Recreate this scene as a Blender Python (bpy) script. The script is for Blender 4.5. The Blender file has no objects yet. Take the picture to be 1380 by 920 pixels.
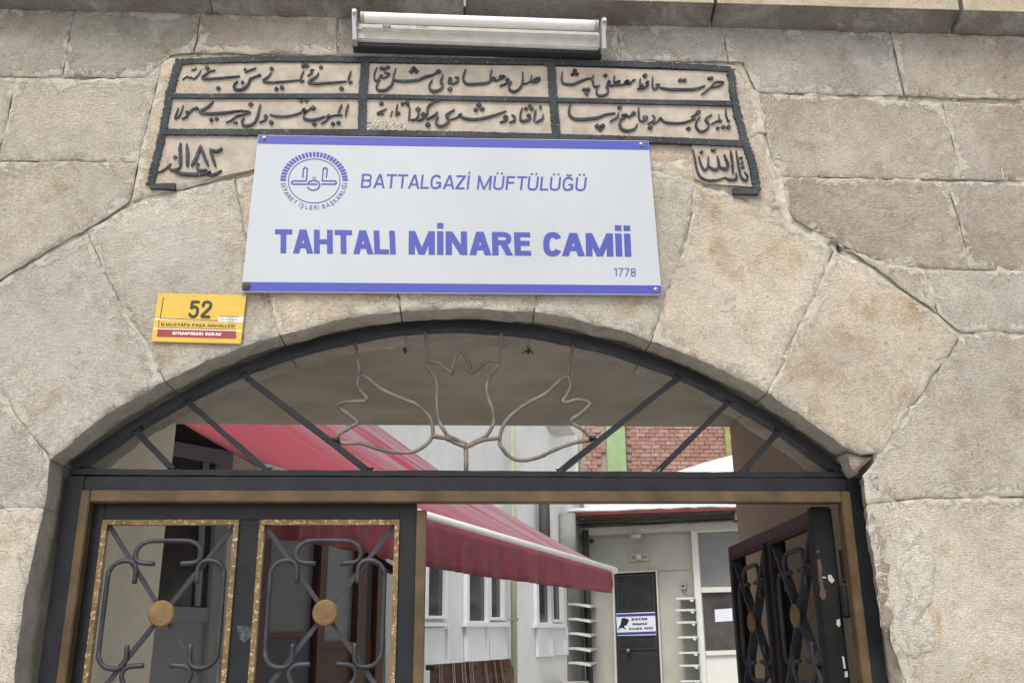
import bpy, bmesh, math, random
import numpy as np
from mathutils import Vector, noise
R = math.radians
random.seed(7)
SC = bpy.context.scene
COL = SC.collection

# ------------------------------------------------------------------ camera
EYE = 1.55; DIST = 2.0127; HOR = 900.0; VP = 3450.0; YAW = R(3.15); ROLL = .008
F = math.sqrt((VP + 460) * (HOR - 460)); PITCH = math.atan((HOR - 460) / F)
fh = Vector((math.sin(YAW), math.cos(YAW), 0)); r0 = Vector((math.cos(YAW), -math.sin(YAW), 0)); UP = Vector((0, 0, 1))
FW = (fh * math.cos(PITCH) + UP * math.sin(PITCH)).normalized()
u0 = (UP * math.cos(PITCH) - fh * math.sin(PITCH))
RT = (r0 - u0 * ROLL).normalized(); UU = RT.cross(FW).normalized()
CAM = Vector((0, -DIST, EYE))
cam = bpy.data.objects.new('camera', bpy.data.cameras.new('camera')); COL.objects.link(cam)
from mathutils import Matrix
M3 = Matrix((RT, UU, -FW)).transposed().to_4x4(); M3.translation = CAM
cam.matrix_world = M3
cam.data.sensor_width = 36; cam.data.lens = F / 1380 * 36; cam.data.clip_end = 2000; cam.data.clip_start = .05
SC.camera = cam
# ------------------------------------------------------------------ light
W = bpy.data.worlds.new('World'); SC.world = W; W.use_nodes = True
wn = W.node_tree.nodes; wl = W.node_tree.links; wn.clear()
sky = wn.new('ShaderNodeTexSky'); sky.sky_type = 'NISHITA'; sky.sun_disc = False
SUN_EL, SUN_AZ = 58, 200       # azimuth clockwise from +Y
sky.sun_elevation = R(SUN_EL); sky.sun_rotation = R(SUN_AZ); sky.air_density = 1; sky.dust_density = 5; sky.ozone_density = .6
hs = wn.new('ShaderNodeHueSaturation'); hs.inputs['Saturation'].default_value = .22
bg = wn.new('ShaderNodeBackground'); bg.inputs['Strength'].default_value = .15
wo = wn.new('ShaderNodeOutputWorld')
wl.new(sky.outputs[0], hs.inputs['Color']); wl.new(hs.outputs[0], bg.inputs[0]); wl.new(bg.outputs[0], wo.inputs[0])
sl = bpy.data.lights.new('sun', 'SUN'); sl.energy = 1.2; sl.angle = R(14); sl.color = (1, .96, .9)
so = bpy.data.objects.new('sun', sl); COL.objects.link(so)
sd = Vector((math.sin(R(SUN_AZ)) * math.cos(R(SUN_EL)), math.cos(R(SUN_AZ)) * math.cos(R(SUN_EL)), math.sin(R(SUN_EL))))
so.rotation_euler = sd.to_track_quat('Z', 'Y').to_euler()
SC.view_settings.view_transform = 'Standard'; SC.view_settings.look = 'None'
SC.view_settings.exposure = .56; SC.view_settings.gamma = 1
SC.render.engine = 'CYCLES'

# ------------------------------------------------------------------ geometry of view
def ray(x, y): return (RT * ((x - 690) / F) + UU * ((460 - y) / F) + FW)
class Plane:
    def __init__(s, p, n): s.p = Vector(p); s.n = Vector(n).normalized()
    def at(s, x, y, off=0):
        d = ray(x, y); t = ((s.p + s.n * off) - CAM).dot(s.n) / d.dot(s.n); return CAM + d * t
WALL = Plane((0, 0, 0), (0, -1, 0))
GATE = Plane((0, .07, 0), (0, -1, 0))
def atz(x, y, z): d = ray(x, y); return CAM + d * ((z - CAM.z) / d.z)
def crop(ox, oy, s): return lambda x, y: (ox + x / s, oy + y / s)

# ------------------------------------------------------------------ materials
def mat(name, col, rough=.8, spec=.3, metal=0, noise_amt=0, scale=8, bump=0, bscale=60, col2=None, obj=False, detail=6, coord='Object'):
    m = bpy.data.materials.new(name); m.use_nodes = True; nt = m.node_tree; n = nt.nodes; l = nt.links
    b = n['Principled BSDF']; b.inputs['Roughness'].default_value = rough; b.inputs['Metallic'].default_value = metal
    b.inputs['Specular IOR Level'].default_value = spec
    b.inputs['Base Color'].default_value = (*col, 1)
    geo = n.new('ShaderNodeNewGeometry')
    def nz(sc, det=detail, rg=.6):
        t = n.new('ShaderNodeTexNoise'); t.inputs['Scale'].default_value = sc; t.inputs['Detail'].default_value = det; t.inputs['Roughness'].default_value = rg
        l.new(geo.outputs['Position'], t.inputs['Vector']); return t
    if noise_amt or col2:
        t = nz(scale); cr = n.new('ShaderNodeValToRGB'); cr.color_ramp.elements[0].position = .35; cr.color_ramp.elements[1].position = .65
        c2 = col2 or tuple(c * (1 - noise_amt) for c in col)
        cr.color_ramp.elements[0].color = (*c2, 1); cr.color_ramp.elements[1].color = (*col, 1)
        l.new(t.outputs[0], cr.inputs[0]); l.new(cr.outputs[0], b.inputs['Base Color'])
    if bump:
        t = nz(bscale, 4); bp = n.new('ShaderNodeBump'); bp.inputs['Strength'].default_value = bump; bp.inputs['Distance'].default_value = .004
        l.new(t.outputs[0], bp.inputs['Height']); l.new(bp.outputs[0], b.inputs['Normal'])
    return m

def stone_mat(name, comb=1.0, bumps=1.0):
    m = bpy.data.materials.new(name); m.use_nodes = True; nt = m.node_tree; n = nt.nodes; l = nt.links
    b = n['Principled BSDF']; b.inputs['Roughness'].default_value = .92; b.inputs['Specular IOR Level'].default_value = .15
    geo = n.new('ShaderNodeNewGeometry'); oi = n.new('ShaderNodeObjectInfo'); at = n.new('ShaderNodeAttribute'); at.attribute_name = 'edge'
    va = n.new('ShaderNodeVectorMath'); va.operation = 'MULTIPLY_ADD'; l.new(oi.outputs['Random'], va.inputs[0]); va.inputs[1].default_value = (7.3, 5.1, 9.7); l.new(geo.outputs['Position'], va.inputs[2])
    def nz(sc, det=5, rg=.6, vec=None, dist=0):
        t = n.new('ShaderNodeTexNoise'); t.inputs['Scale'].default_value = sc; t.inputs['Detail'].default_value = det
        t.inputs['Roughness'].default_value = rg; t.inputs['Distortion'].default_value = dist
        l.new(vec or va.outputs[0], t.inputs['Vector']); return t.outputs[0]
    def ramp(src, a, bb, ca=(0, 0, 0), cb=(1, 1, 1)):
        r = n.new('ShaderNodeValToRGB'); r.color_ramp.elements[0].position = a; r.color_ramp.elements[1].position = bb
        r.color_ramp.elements[0].color = (*ca, 1); r.color_ramp.elements[1].color = (*cb, 1); l.new(src, r.inputs[0]); return r.outputs[0]
    def mix(kind, fac, a, c):
        x = n.new('ShaderNodeMix'); x.data_type = 'RGBA'; x.blend_type = kind
        for i, v in ((0, fac), (6, a), (7, c)):
            if hasattr(v, 'is_output'): l.new(v, x.inputs[i])
            elif isinstance(v, (int, float)): x.inputs[i].default_value = v
            else: x.inputs[i].default_value = (*v, 1)
        return x.outputs[2]
    def mth(op, a, c):
        x = n.new('ShaderNodeMath'); x.operation = op; x.use_clamp = False
        for i, v in ((0, a), (1, c)):
            if hasattr(v, 'is_output'): l.new(v, x.inputs[i])
            else: x.inputs[i].default_value = v
        return x.outputs[0]
    base = oi.outputs['Color']
    c = mix('MULTIPLY', 1, base, ramp(nz(3.5, 6, .65), .3, .7, (.74, .72, .69), (1.12, 1.12, 1.13)))
    c = mix('MULTIPLY', 1, c, ramp(nz(35, 6, .7), .3, .7, (.84, .84, .83), (1.1, 1.1, 1.09)))
    c = mix('MULTIPLY', 1, c, ramp(nz(210, 3, .7), .38, .62, (.82, .81, .80), (1.1, 1.1, 1.1)))
    # brown weather stains
    c = mix('MULTIPLY', ramp(nz(6, 7, .7, dist=1.2), .54, .68), c, (.80, .70, .60))
    # greyish bloom
    c = mix('MIX', mth('MULTIPLY', ramp(nz(4.7, 8, .75, dist=.6), .52, .62), .40), c, (.47, .455, .42))
    # pale pointing smeared over the edges of the stone
    e = mth('ADD', at.outputs['Fac'], mth('MULTIPLY', mth('SUBTRACT', nz(10, 9, .78, dist=1.2), .5), .20))
    sm = ramp(e, .0075, .0105, (1, 1, 1), (0, 0, 0))
    c = mix('MIX', mth('MULTIPLY', sm, .75), c, mix('MULTIPLY', 1, (.58, .535, .455), ramp(nz(60, 4), .3, .7, (.75, .75, .74), (1.05, 1.05, 1.05))))
    at2_ = n.new('ShaderNodeAttribute'); at2_.attribute_name = 'rev'
    c = mix('MIX', mth('MULTIPLY', at2_.outputs['Fac'], .8), c, mix('MULTIPLY', 1, (.37, .35, .305), ramp(nz(14, 8, .75, dist=.8), .3, .7, (.66, .64, .60), (1.25, 1.25, 1.25))))
    # dark pits
    c = mix('MULTIPLY', ramp(nz(90, 2, .5, dist=.5), .70, .76), c, (.62, .60, .57))
    l.new(c, b.inputs['Base Color'])
    # relief: combed tool marks + grain
    mp = n.new('ShaderNodeMapping'); mp.inputs['Scale'].default_value = (75, 75, 520); rm = mth('MULTIPLY', mth('SUBTRACT', oi.outputs['Random'], .5), 1.6); cx_ = n.new('ShaderNodeCombineXYZ'); l.new(rm, cx_.inputs[1]); l.new(cx_.outputs[0], mp.inputs['Rotation'])
    l.new(va.outputs[0], mp.inputs['Vector'])
    h = mth('ADD', mth('MULTIPLY', nz(1, 3, .6, mp.outputs[0]), .75 * comb), mth('MULTIPLY', nz(260, 3, .7), .6))
    h = mth('ADD', h, mth('MULTIPLY', nz(95, 5, .75), .7))
    h = mth('ADD', h, mth('MULTIPLY', sm, .25))
    bp = n.new('ShaderNodeBump'); bp.inputs['Strength'].default_value = .95 * bumps; bp.inputs['Distance'].default_value = .0055
    l.new(h, bp.inputs['Height']); l.new(bp.outputs[0], b.inputs['Normal'])
    return m

def paint_mat(name, col, under, amount=.68, scale=40, rough=.45, spec=.45, bump=.25, metal=0):
    """old paint, chipped in small spots to another colour"""
    m = mat(name, col, rough, spec, metal); nt = m.node_tree; n = nt.nodes; l = nt.links; b = n['Principled BSDF']
    geo = n['Geometry'] if 'Geometry' in n else n.new('ShaderNodeNewGeometry')
    t = n.new('ShaderNodeTexNoise'); t.inputs['Scale'].default_value = scale; t.inputs['Detail'].default_value = 7; t.inputs['Roughness'].default_value = .75
    l.new(geo.outputs['Position'], t.inputs['Vector'])
    r = n.new('ShaderNodeValToRGB'); r.color_ramp.elements[0].position = amount; r.color_ramp.elements[1].position = amount + .015
    l.new(t.outputs[0], r.inputs[0])
    t2 = n.new('ShaderNodeTexNoise'); t2.inputs['Scale'].default_value = 14; t2.inputs['Detail'].default_value = 6
    l.new(geo.outputs['Position'], t2.inputs['Vector'])
    r2 = n.new('ShaderNodeValToRGB'); r2.color_ramp.elements[0].position = .35; r2.color_ramp.elements[1].position = .7
    r2.color_ramp.elements[0].color = (*[c * .65 for c in col], 1); r2.color_ramp.elements[1].color = (*[min(1, c * 1.35) for c in col], 1)
    l.new(t2.outputs[0], r2.inputs[0])
    x = n.new('ShaderNodeMix'); x.data_type = 'RGBA'; l.new(r.outputs[0], x.inputs[0]); l.new(r2.outputs[0], x.inputs[6]); x.inputs[7].default_value = (*under, 1)
    l.new(x.outputs[2], b.inputs['Base Color'])
    bp = n.new('ShaderNodeBump'); bp.inputs['Strength'].default_value = bump; bp.inputs['Distance'].default_value = .003
    t3 = n.new('ShaderNodeTexNoise'); t3.inputs['Scale'].default_value = 55; t3.inputs['Detail'].default_value = 3; l.new(geo.outputs['Position'], t3.inputs['Vector'])
    l.new(t3.outputs[0], bp.inputs['Height']); l.new(bp.outputs[0], b.inputs['Normal'])
    return m

STONE = stone_mat('cut_stone'); SLAB = stone_mat('inscription_slab_stone', .3, .8)
MORTAR = mat('old_mortar', (.52, .475, .39), .95, .1, noise_amt=.45, scale=26, bump=.8, bscale=90)
REVEAL = mat('rough_render', (.22, .20, .165), .95, .1, noise_amt=.3, scale=18, bump=.8, bscale=70)
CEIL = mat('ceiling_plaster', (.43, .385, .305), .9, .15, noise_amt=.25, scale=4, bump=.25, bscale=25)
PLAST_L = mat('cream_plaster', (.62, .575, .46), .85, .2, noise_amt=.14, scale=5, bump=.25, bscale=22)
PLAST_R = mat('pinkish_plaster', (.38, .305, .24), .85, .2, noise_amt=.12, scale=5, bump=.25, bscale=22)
BLACK = paint_mat('black_gate_paint', (.0095, .0105, .0135), (.45, .48, .46), .74, 45, rough=.38, spec=.34)
BLACKW = paint_mat('worn_black_gate_paint', (.009, .0095, .011), (.45, .44, .40), .68, 30, rough=.5, spec=.2)
BLACKP = paint_mat('black_paint_with_brown_wear', (.016, .012, .012), (.12, .07, .035), .64, 60, rough=.5, spec=.25)
BRONZE = paint_mat('bronze_gate_paint', (.088, .056, .026), (.60, .50, .38), .70, 40, rough=.5, spec=.4, metal=.15)
GOLD = paint_mat('worn_gold_paint', (.17, .105, .04), (.42, .34, .23), .56, 150, rough=.5, spec=.4, metal=.15, bump=.8)
GOLDD = paint_mat('gold_boss_paint', (.165, .098, .038), (.20, .14, .07), .62, 80, rough=.5, spec=.4, metal=.15, bump=.5)
IRONG = paint_mat('grey_black_wrought_iron', (.035, .036, .044), (.2, .2, .2), .72, 60, rough=.5, spec=.3, bump=.5)
RUST = paint_mat('brown_weathered_rod', (.150, .128, .105), (.20, .125, .08), .62, 30, rough=.7, spec=.3, bump=.6)
INK = paint_mat('dark_green_relief_paint', (.042, .048, .056), (.20, .20, .185), .61, 150, rough=.75, spec=.2, bump=.45)
CELL = mat('pinkish_smoothed_stone', (.45, .39, .325), .9, .15, noise_amt=.25, scale=26, bump=.35, bscale=120)
SIGNW = mat('white_sign_sheet', (.435, .46, .485), .35, .4, noise_amt=.09, scale=3)
SIGNB = mat('blue_sign_print', (.052, .062, .33), .4, .4)
SIGNT = mat('blue_sign_lettering', (.052, .066, .31), .45, .4)
SIGNT2 = mat('pale_blue_sign_print', (.11, .125, .30), .5, .3)
YEL = mat('yellow_plate_enamel', (.58, .385, .052), .35, .5, noise_amt=.08, scale=14)
PBLK = mat('plate_black_print', (.03, .028, .02), .4, .4); PWHT = mat('plate_white_print', (.75, .75, .7), .4, .4)
PRED = mat('plate_dark_red_print', (.26, .035, .045), .4, .4); PBLU = mat('plate_blue_print', (.05, .16, .32), .4, .4)
LAMPW = mat('aged_white_enamel', (.60, .59, .54), .55, .4, noise_amt=.18, scale=25)
TUBE = mat('fluorescent_glass_tube', (.74, .74, .71), .25, .4, noise_amt=.08, scale=40)
LDARK = mat('dark_lamp_base', (.03, .032, .033), .5, .4); GREYP = mat('grey_plastic', (.30, .30, .31), .5, .4)
STEEL = mat('zinc_screw', (.35, .35, .34), .35, .5, metal=.8); RUSTY = mat('rusty_washer', (.10, .055, .035), .7, .3, noise_amt=.4, scale=200)
WHITEW = mat('white_wall_paint', (.68, .685, .67), .8, .2, noise_amt=.12, scale=2.2, bump=.15, bscale=10)
PVC = mat('white_pvc', (.72, .73, .74), .35, .45, noise_amt=.04, scale=6)
PVCS = mat('greyed_white_pvc', (.20, .215, .215), .4, .4, noise_amt=.06, scale=6)
GLASSD = mat('dark_window_glass', (.045, .05, .05), .12, .55, noise_amt=.5, scale=5)
GLASSG = mat('frosted_window_glass', (.20, .235, .225), .45, .4, noise_amt=.15, scale=3)
GLASSM = mat('dim_grey_glass', (.13, .145, .14), .35, .4, noise_amt=.15, scale=3)
BROWN = mat('brown_door_wood', (.10, .042, .028), .5, .35, noise_amt=.3, scale=14)
SLATE = mat('slate_blue_panel', (.075, .08, .095), .6, .3, noise_amt=.2, scale=20)
CREAMG = mat('greenish_cream_wall', (.42, .415, .355), .85, .2, noise_amt=.2, scale=1.6, bump=.15, bscale=10)
CREAMW = mat('cream_cornice_paint', (.52, .51, .45), .8, .2, noise_amt=.12, scale=4)
DOORB = mat('dull_black_door_paint', (.022, .023, .024), .5, .35, noise_amt=.25, scale=15)
DOORG = mat('dark_ribbed_glass', (.028, .03, .032), .3, .4, noise_amt=.5, scale=9)
PIPE = mat('beige_drainpipe', (.36, .36, .26), .6, .3, noise_amt=.15, scale=6)
DARKP = mat('dark_grey_pipe', (.05, .052, .055), .6, .3, noise_amt=.3, scale=6)
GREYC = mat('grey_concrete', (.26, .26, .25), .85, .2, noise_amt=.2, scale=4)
SHELF = mat('white_shelf_board', (.58, .61, .58), .5, .3, noise_amt=.06, scale=6)
FASC = mat('dark_red_fascia', (.17, .035, .035), .6, .3, noise_amt=.25, scale=6)
EAVEW = mat('grey_brown_eave_boards', (.13, .105, .09), .8, .2, noise_amt=.3, scale=10)
SNOW = mat('snow', (.86, .88, .91), .9, .1, noise_amt=.03, scale=4, bump=.3, bscale=8)
BRICKM = [mat('red_brick_%s' % k, c, .9, .15, noise_amt=.25, scale=18, bump=.3, bscale=40) for k, c in
          (('a', (.37, .215, .185)), ('b', (.34, .185, .155)), ('c', (.41, .26, .225)))]
BMORT = mat('pale_brick_mortar', (.36, .27, .235), .95, .1, noise_amt=.2, scale=9)
GREENC = mat('green_painted_column', (.29, .395, .20), .7, .25, noise_amt=.15, scale=6)
OCHRE = mat('ochre_painted_column', (.34, .31, .13), .7, .25, noise_amt=.3, scale=8)
WOOD = mat('weathered_brown_boards', (.31, .21, .155), .75, .25, noise_amt=.45, scale=25, bump=.4, bscale=60)
GROUND = mat('street_paving', (.52, .51, .49), .9, .2, noise_amt=.25, scale=6, bump=.4, bscale=30)
YARD = mat('courtyard_concrete', (.48, .48, .47), .9, .2, noise_amt=.25, scale=3, bump=.3, bscale=20)
PAPER = mat('white_paper', (.62, .64, .72), .7, .2); NAVY = mat('navy_print', (.05, .045, .22), .5, .3); INKB = mat('black_print', (.02, .02, .02), .5, .3)
MAROON = mat('maroon_print', (.10, .02, .03), .5, .3); BEIGE = mat('beige_plastic', (.46, .41, .29), .5, .4)
def fabric_mat():
    m = bpy.data.materials.new('red_awning_canvas'); m.use_nodes = True; nt = m.node_tree; n = nt.nodes; l = nt.links
    b = n['Principled BSDF']; b.inputs['Roughness'].default_value = .6; b.inputs['Specular IOR Level'].default_value = .3
    uv = n.new('ShaderNodeUVMap'); uv.uv_map = 'UVMap'
    mp = n.new('ShaderNodeMapping'); mp.inputs['Scale'].default_value = (26, 1.2, 1); l.new(uv.outputs[0], mp.inputs[0])
    t = n.new('ShaderNodeTexNoise'); t.inputs['Scale'].default_value = 1; t.inputs['Detail'].default_value = 5; l.new(mp.outputs[0], t.inputs[0])
    r = n.new('ShaderNodeValToRGB'); r.color_ramp.elements[0].position = .36; r.color_ramp.elements[1].position = .54
    r.color_ramp.elements[0].color = (.285, .038, .058, 1); r.color_ramp.elements[1].color = (.30, .185, .22, 1)
    l.new(t.outputs[0], r.inputs[0])
    sx = n.new('ShaderNodeSeparateXYZ'); l.new(uv.outputs[0], sx.inputs[0])
    mr = n.new('ShaderNodeMapRange'); mr.inputs[1].default_value = .25; mr.inputs[2].default_value = .75; l.new(sx.outputs[0], mr.inputs[0])
    x = n.new('ShaderNodeMix'); x.data_type = 'RGBA'; l.new(mr.outputs[0], x.inputs[0]); x.inputs[6].default_value = (.285, .032, .05, 1); l.new(r.outputs[0], x.inputs[7])
    l.new(x.outputs[2], b.inputs['Base Color'])
    tr = n.new('ShaderNodeBsdfTranslucent'); tr.inputs[0].default_value = (.5, .04, .06, 1)
    ms = n.new('ShaderNodeMixShader'); ms.inputs[0].default_value = .16
    l.new(b.outputs[0], ms.inputs[1]); l.new(tr.outputs[0], ms.inputs[2]); l.new(ms.outputs[0], n['Material Output'].inputs[0])
    return m
CANVAS = fabric_mat()
VALANCE = mat('dark_red_valance_canvas', (.215, .036, .05), .6, .3, noise_amt=.3, scale=7)

# ------------------------------------------------------------------ object helpers
wloc = {}
def tag(o, label=None, cat=None, group=None, kind=None):
    for k, v in (('label', label), ('category', cat), ('group', group), ('kind', kind)):
        if v: o[k] = v
    return o
def thing(name, label, cat, loc=(0, 0, 0), group=None):
    o = bpy.data.objects.new(name, None); o.empty_display_size = .1; COL.objects.link(o); o.location = loc; wloc[o.name] = Vector(loc)
    return tag(o, label, cat, group)
def link_mesh(name, me, m, parent=None, org=None):
    o = bpy.data.objects.new(name, me); COL.objects.link(o)
    if m is not None: me.materials.append(m)
    org = Vector(org) if org is not None else Vector((0, 0, 0))
    wloc[o.name] = org
    if parent is not None:
        o.parent = parent; o.location = org - wloc[parent.name]
    else: o.location = org
    return o
class MB:
    def __init__(s): s.v = []; s.f = []
    def add(s, vs, fs):
        k = len(s.v); s.v += [tuple(v) for v in vs]; s.f += [tuple(i + k for i in f) for f in fs]
    def box(s, a, b):
        x0, x1 = sorted((a[0], b[0])); y0, y1 = sorted((a[1], b[1])); z0, z1 = sorted((a[2], b[2]))
        s.add([(x0, y0, z0), (x1, y0, z0), (x1, y1, z0), (x0, y1, z0), (x0, y0, z1), (x1, y0, z1), (x1, y1, z1), (x0, y1, z1)],
              [(0, 3, 2, 1), (4, 5, 6, 7), (0, 1, 5, 4), (1, 2, 6, 5), (2, 3, 7, 6), (3, 0, 4, 7)])
    def prism(s, front, back):
        n = len(front); s.add(list(front) + list(back), [tuple(range(n))[::-1], tuple(range(n, 2 * n))] + [(i, (i + 1) % n, n + (i + 1) % n, n + i) for i in range(n)])
    def bar(s, p, q, w, d, side, n=1, jit=0):
        """rectangular bar from p to q; side = unit depth direction; w across, d along side"""
        p = Vector(p); q = Vector(q); side = Vector(side).normalized(); t = (q - p).normalized(); c = t.cross(side).normalized()
        rings = []
        for i in range(n + 1):
            m = p.lerp(q, i / n); ww = w * (1 + (random.uniform(-jit, jit) if 0 < i < n else 0))
            m = m + c * (w * jit * random.uniform(-.4, .4) if 0 < i < n else 0)
            rings.append([m - c * ww / 2 - side * d / 2, m + c * ww / 2 - side * d / 2, m + c * ww / 2 + side * d / 2, m - c * ww / 2 + side * d / 2])
        vs = [v for r in rings for v in r]; fs = [(0, 1, 2, 3), tuple(len(vs) - 4 + k for k in (3, 2, 1, 0))]
        for i in range(n):
            for k in range(4): fs.append((4 * i + k, 4 * i + 4 + k, 4 * i + 4 + (k + 1) % 4, 4 * i + (k + 1) % 4))
        s.add(vs, fs)
    def tube(s, pts, r, sides=8, jit=0, ell=1):
        pts = [Vector(p) for p in pts]; n = len(pts); vs = []; ref = Vector((0, 1, 0))
        for i, p in enumerate(pts):
            t = (pts[min(i + 1, n - 1)] - pts[max(i - 1, 0)]).normalized()
            a = t.cross(ref)
            if a.length < .05: a = t.cross(Vector((1, 0, 0)))
            a.normalize(); b = a.cross(t).normalized(); rr = (r[i] if isinstance(r, (list, tuple)) else r) * (1 + random.uniform(-jit, jit))
            for k in range(sides):
                g = 2 * math.pi * k / sides; vs.append(p + a * math.cos(g) * rr + b * math.sin(g) * rr * ell)
        fs = [tuple(range(sides)), tuple(range((n - 1) * sides, n * sides))[::-1]]
        for i in range(n - 1):
            for k in range(sides): fs.append((i * sides + k, i * sides + (k + 1) % sides, (i + 1) * sides + (k + 1) % sides, (i + 1) * sides + k))
        s.add(vs, fs)
    def disc(s, c, axis, r, h, seg=24, dome=0):
        c = Vector(c); axis = Vector(axis).normalized(); a = axis.orthogonal().normalized(); b = axis.cross(a)
        vs = []
        for rr, hh in ((r, 0), (r, h * .7), (r * .9, h), (r * .5, h + dome * .8)):
            vs += [c + axis * hh + (a * math.cos(2 * math.pi * k / seg) + b * math.sin(2 * math.pi * k / seg)) * rr for k in range(seg)]
        vs.append(c + axis * (h + dome)); top = len(vs) - 1
        fs = [tuple(range(seg))[::-1]]
        for j in range(3):
            for k in range(seg): fs.append((j * seg + k, j * seg + (k + 1) % seg, (j + 1) * seg + (k + 1) % seg, (j + 1) * seg + k))
        for k in range(seg): fs.append((3 * seg + k, 3 * seg + (k + 1) % seg, top))
        s.add(vs, fs)
    def build(s, name, m, parent=None, smooth=False, bevel=0, fix=True):
        org = Vector(np.mean(np.array(s.v), axis=0)) if parent is not None else Vector((0, 0, 0))
        me = bpy.data.meshes.new(name); me.from_pydata([tuple(Vector(v) - org) for v in s.v], [], s.f)
        bm = bmesh.new(); bm.from_mesh(me)
        if fix: bmesh.ops.recalc_face_normals(bm, faces=bm.faces[:])
        if bevel: bmesh.ops.bevel(bm, geom=[e for e in bm.edges if e.is_manifold and e.calc_face_angle(0) > .7], offset=bevel, segments=2, affect='EDGES', clamp_overlap=True)
        bm.to_mesh(me); bm.free()
        if smooth: me.shade_smooth()
        return link_mesh(name, me, m, parent, org)
def plate(name, pts, pl, off0, off1, m, parent, bevel=0):
    """polygon traced on plane pl, solid between two offsets towards the viewer"""
    mb = MB(); fr = [pl.at(x, y, off1) for x, y in pts]; bk = [v - pl.n * (off1 - off0) for v in fr]; mb.prism(fr, bk)
    return mb.build(name, m, parent, bevel=bevel)
def add_plate(mb, pts, pl, off0, off1):
    fr = [pl.at(x, y, off1) for x, y in pts]; mb.prism(fr, [v - pl.n * (off1 - off0) for v in fr])
def rect(x0, y0, x1, y1): return [(x0, y0), (x1, y0), (x1, y1), (x0, y1)]
def hole_frame(mb, out, inn, pl, off0, off1):
    """picture-frame ring between two px quads"""
    for i in range(4):
        j = (i + 1) % 4; add_plate(mb, [out[i], out[j], inn[j], inn[i]], pl, off0, off1 - .0004 * (i % 2))
def smooth_pts(pts, n=6):
    if len(pts) < 3: return [tuple(pts[0]), tuple(pts[-1])]
    P = [np.array(p, float) for p in pts]; out = []
    P = [2 * P[0] - P[1]] + P + [2 * P[-1] - P[-2]]
    for i in range(1, len(P) - 2):
        a, b, c, d = P[i - 1:i + 3]
        for k in range(n):
            t = k / n; out.append(tuple(.5 * (2 * b + (c - a) * t + (2 * a - 5 * b + 4 * c - d) * t * t + (3 * b - a - 3 * c + d) * t ** 3)))
    out.append(tuple(P[-2])); return out
def ribbon(mb, pts, w, pl, off0, off1, taper=.55, n=5, jit=0, cap=True):
    """flat relief stroke of px width w along px polyline"""
    pp = smooth_pts(pts, n); N = len(pp); L = []; Rr = []
    for i, p in enumerate(pp):
        a = pp[max(i - 1, 0)]; b = pp[min(i + 1, N - 1)]; dx, dy = b[0] - a[0], b[1] - a[1]; ll = math.hypot(dx, dy) or 1
        nx, ny = -dy / ll, dx / ll; t = i / (N - 1); ww = w / 2 * (taper + (1 - taper) * min(1, 4 * min(t, 1 - t))) if taper < 1 else w / 2
        L.append((p[0] + nx * ww * (1 + random.uniform(-jit, jit)), p[1] + ny * ww * (1 + random.uniform(-jit, jit))))
        Rr.append((p[0] - nx * ww * (1 + random.uniform(-jit, jit)), p[1] - ny * ww * (1 + random.uniform(-jit, jit))))
    if cap:
        for e, s in ((0, -1), (N - 1, 1)):
            a = pp[max(e - 1, 0)]; b = pp[min(e + 1, N - 1)]; ll = math.hypot(b[0] - a[0], b[1] - a[1]) or 1
            dx, dy = (b[0] - a[0]) / ll * s, (b[1] - a[1]) / ll * s; ww = math.hypot(L[e][0] - Rr[e][0], L[e][1] - Rr[e][1]) / 2; p = pp[e]
            c = [(p[0] + (-dy * s * math.cos(g) + dx * math.sin(g)) * ww, p[1] + (dx * s * math.cos(g) + dy * math.sin(g)) * ww) for g in (R(45), R(90), R(135))]
            tip = c
            if e == 0: capA = tip
            else: capB = tip
        ring = L + capB + Rr[::-1] + capA[::-1]
    fr = [[pl.at(*q, off1) for q in L], [pl.at(*q, off1) for q in Rr]]
    up = pl.n * (off1 - off0); vs = fr[0] + fr[1] + [v - up for v in fr[0]] + [v - up for v in fr[1]]; fs = []
    for i in range(N - 1):
        fs += [(i, i + 1, N + i + 1, N + i), (2 * N + i, 3 * N + i, 3 * N + i + 1, 2 * N + i + 1), (i, 2 * N + i, 2 * N + i + 1, i + 1), (N + i, N + i + 1, 3 * N + i + 1, 3 * N + i)]
    if cap:
        for e, tip in ((0, capA), (N - 1, capB)):
            k = len(vs); f3 = [pl.at(*q, off1) for q in tip]; vs += f3 + [v - up for v in f3]
            fs += [(e, k, k + 1, k + 2, N + e), (2 * N + e, 3 * N + e, k + 5, k + 4, k + 3), (e, 2 * N + e, k + 3, k), (k, k + 3, k + 4, k + 1), (k + 1, k + 4, k + 5, k + 2), (k + 2, k + 5, 3 * N + e, N + e)]
    else: fs += [(0, N, 3 * N, 2 * N), (N - 1, 3 * N - 1, 4 * N - 1, 2 * N - 1)]
    mb.add(vs, fs)
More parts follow.
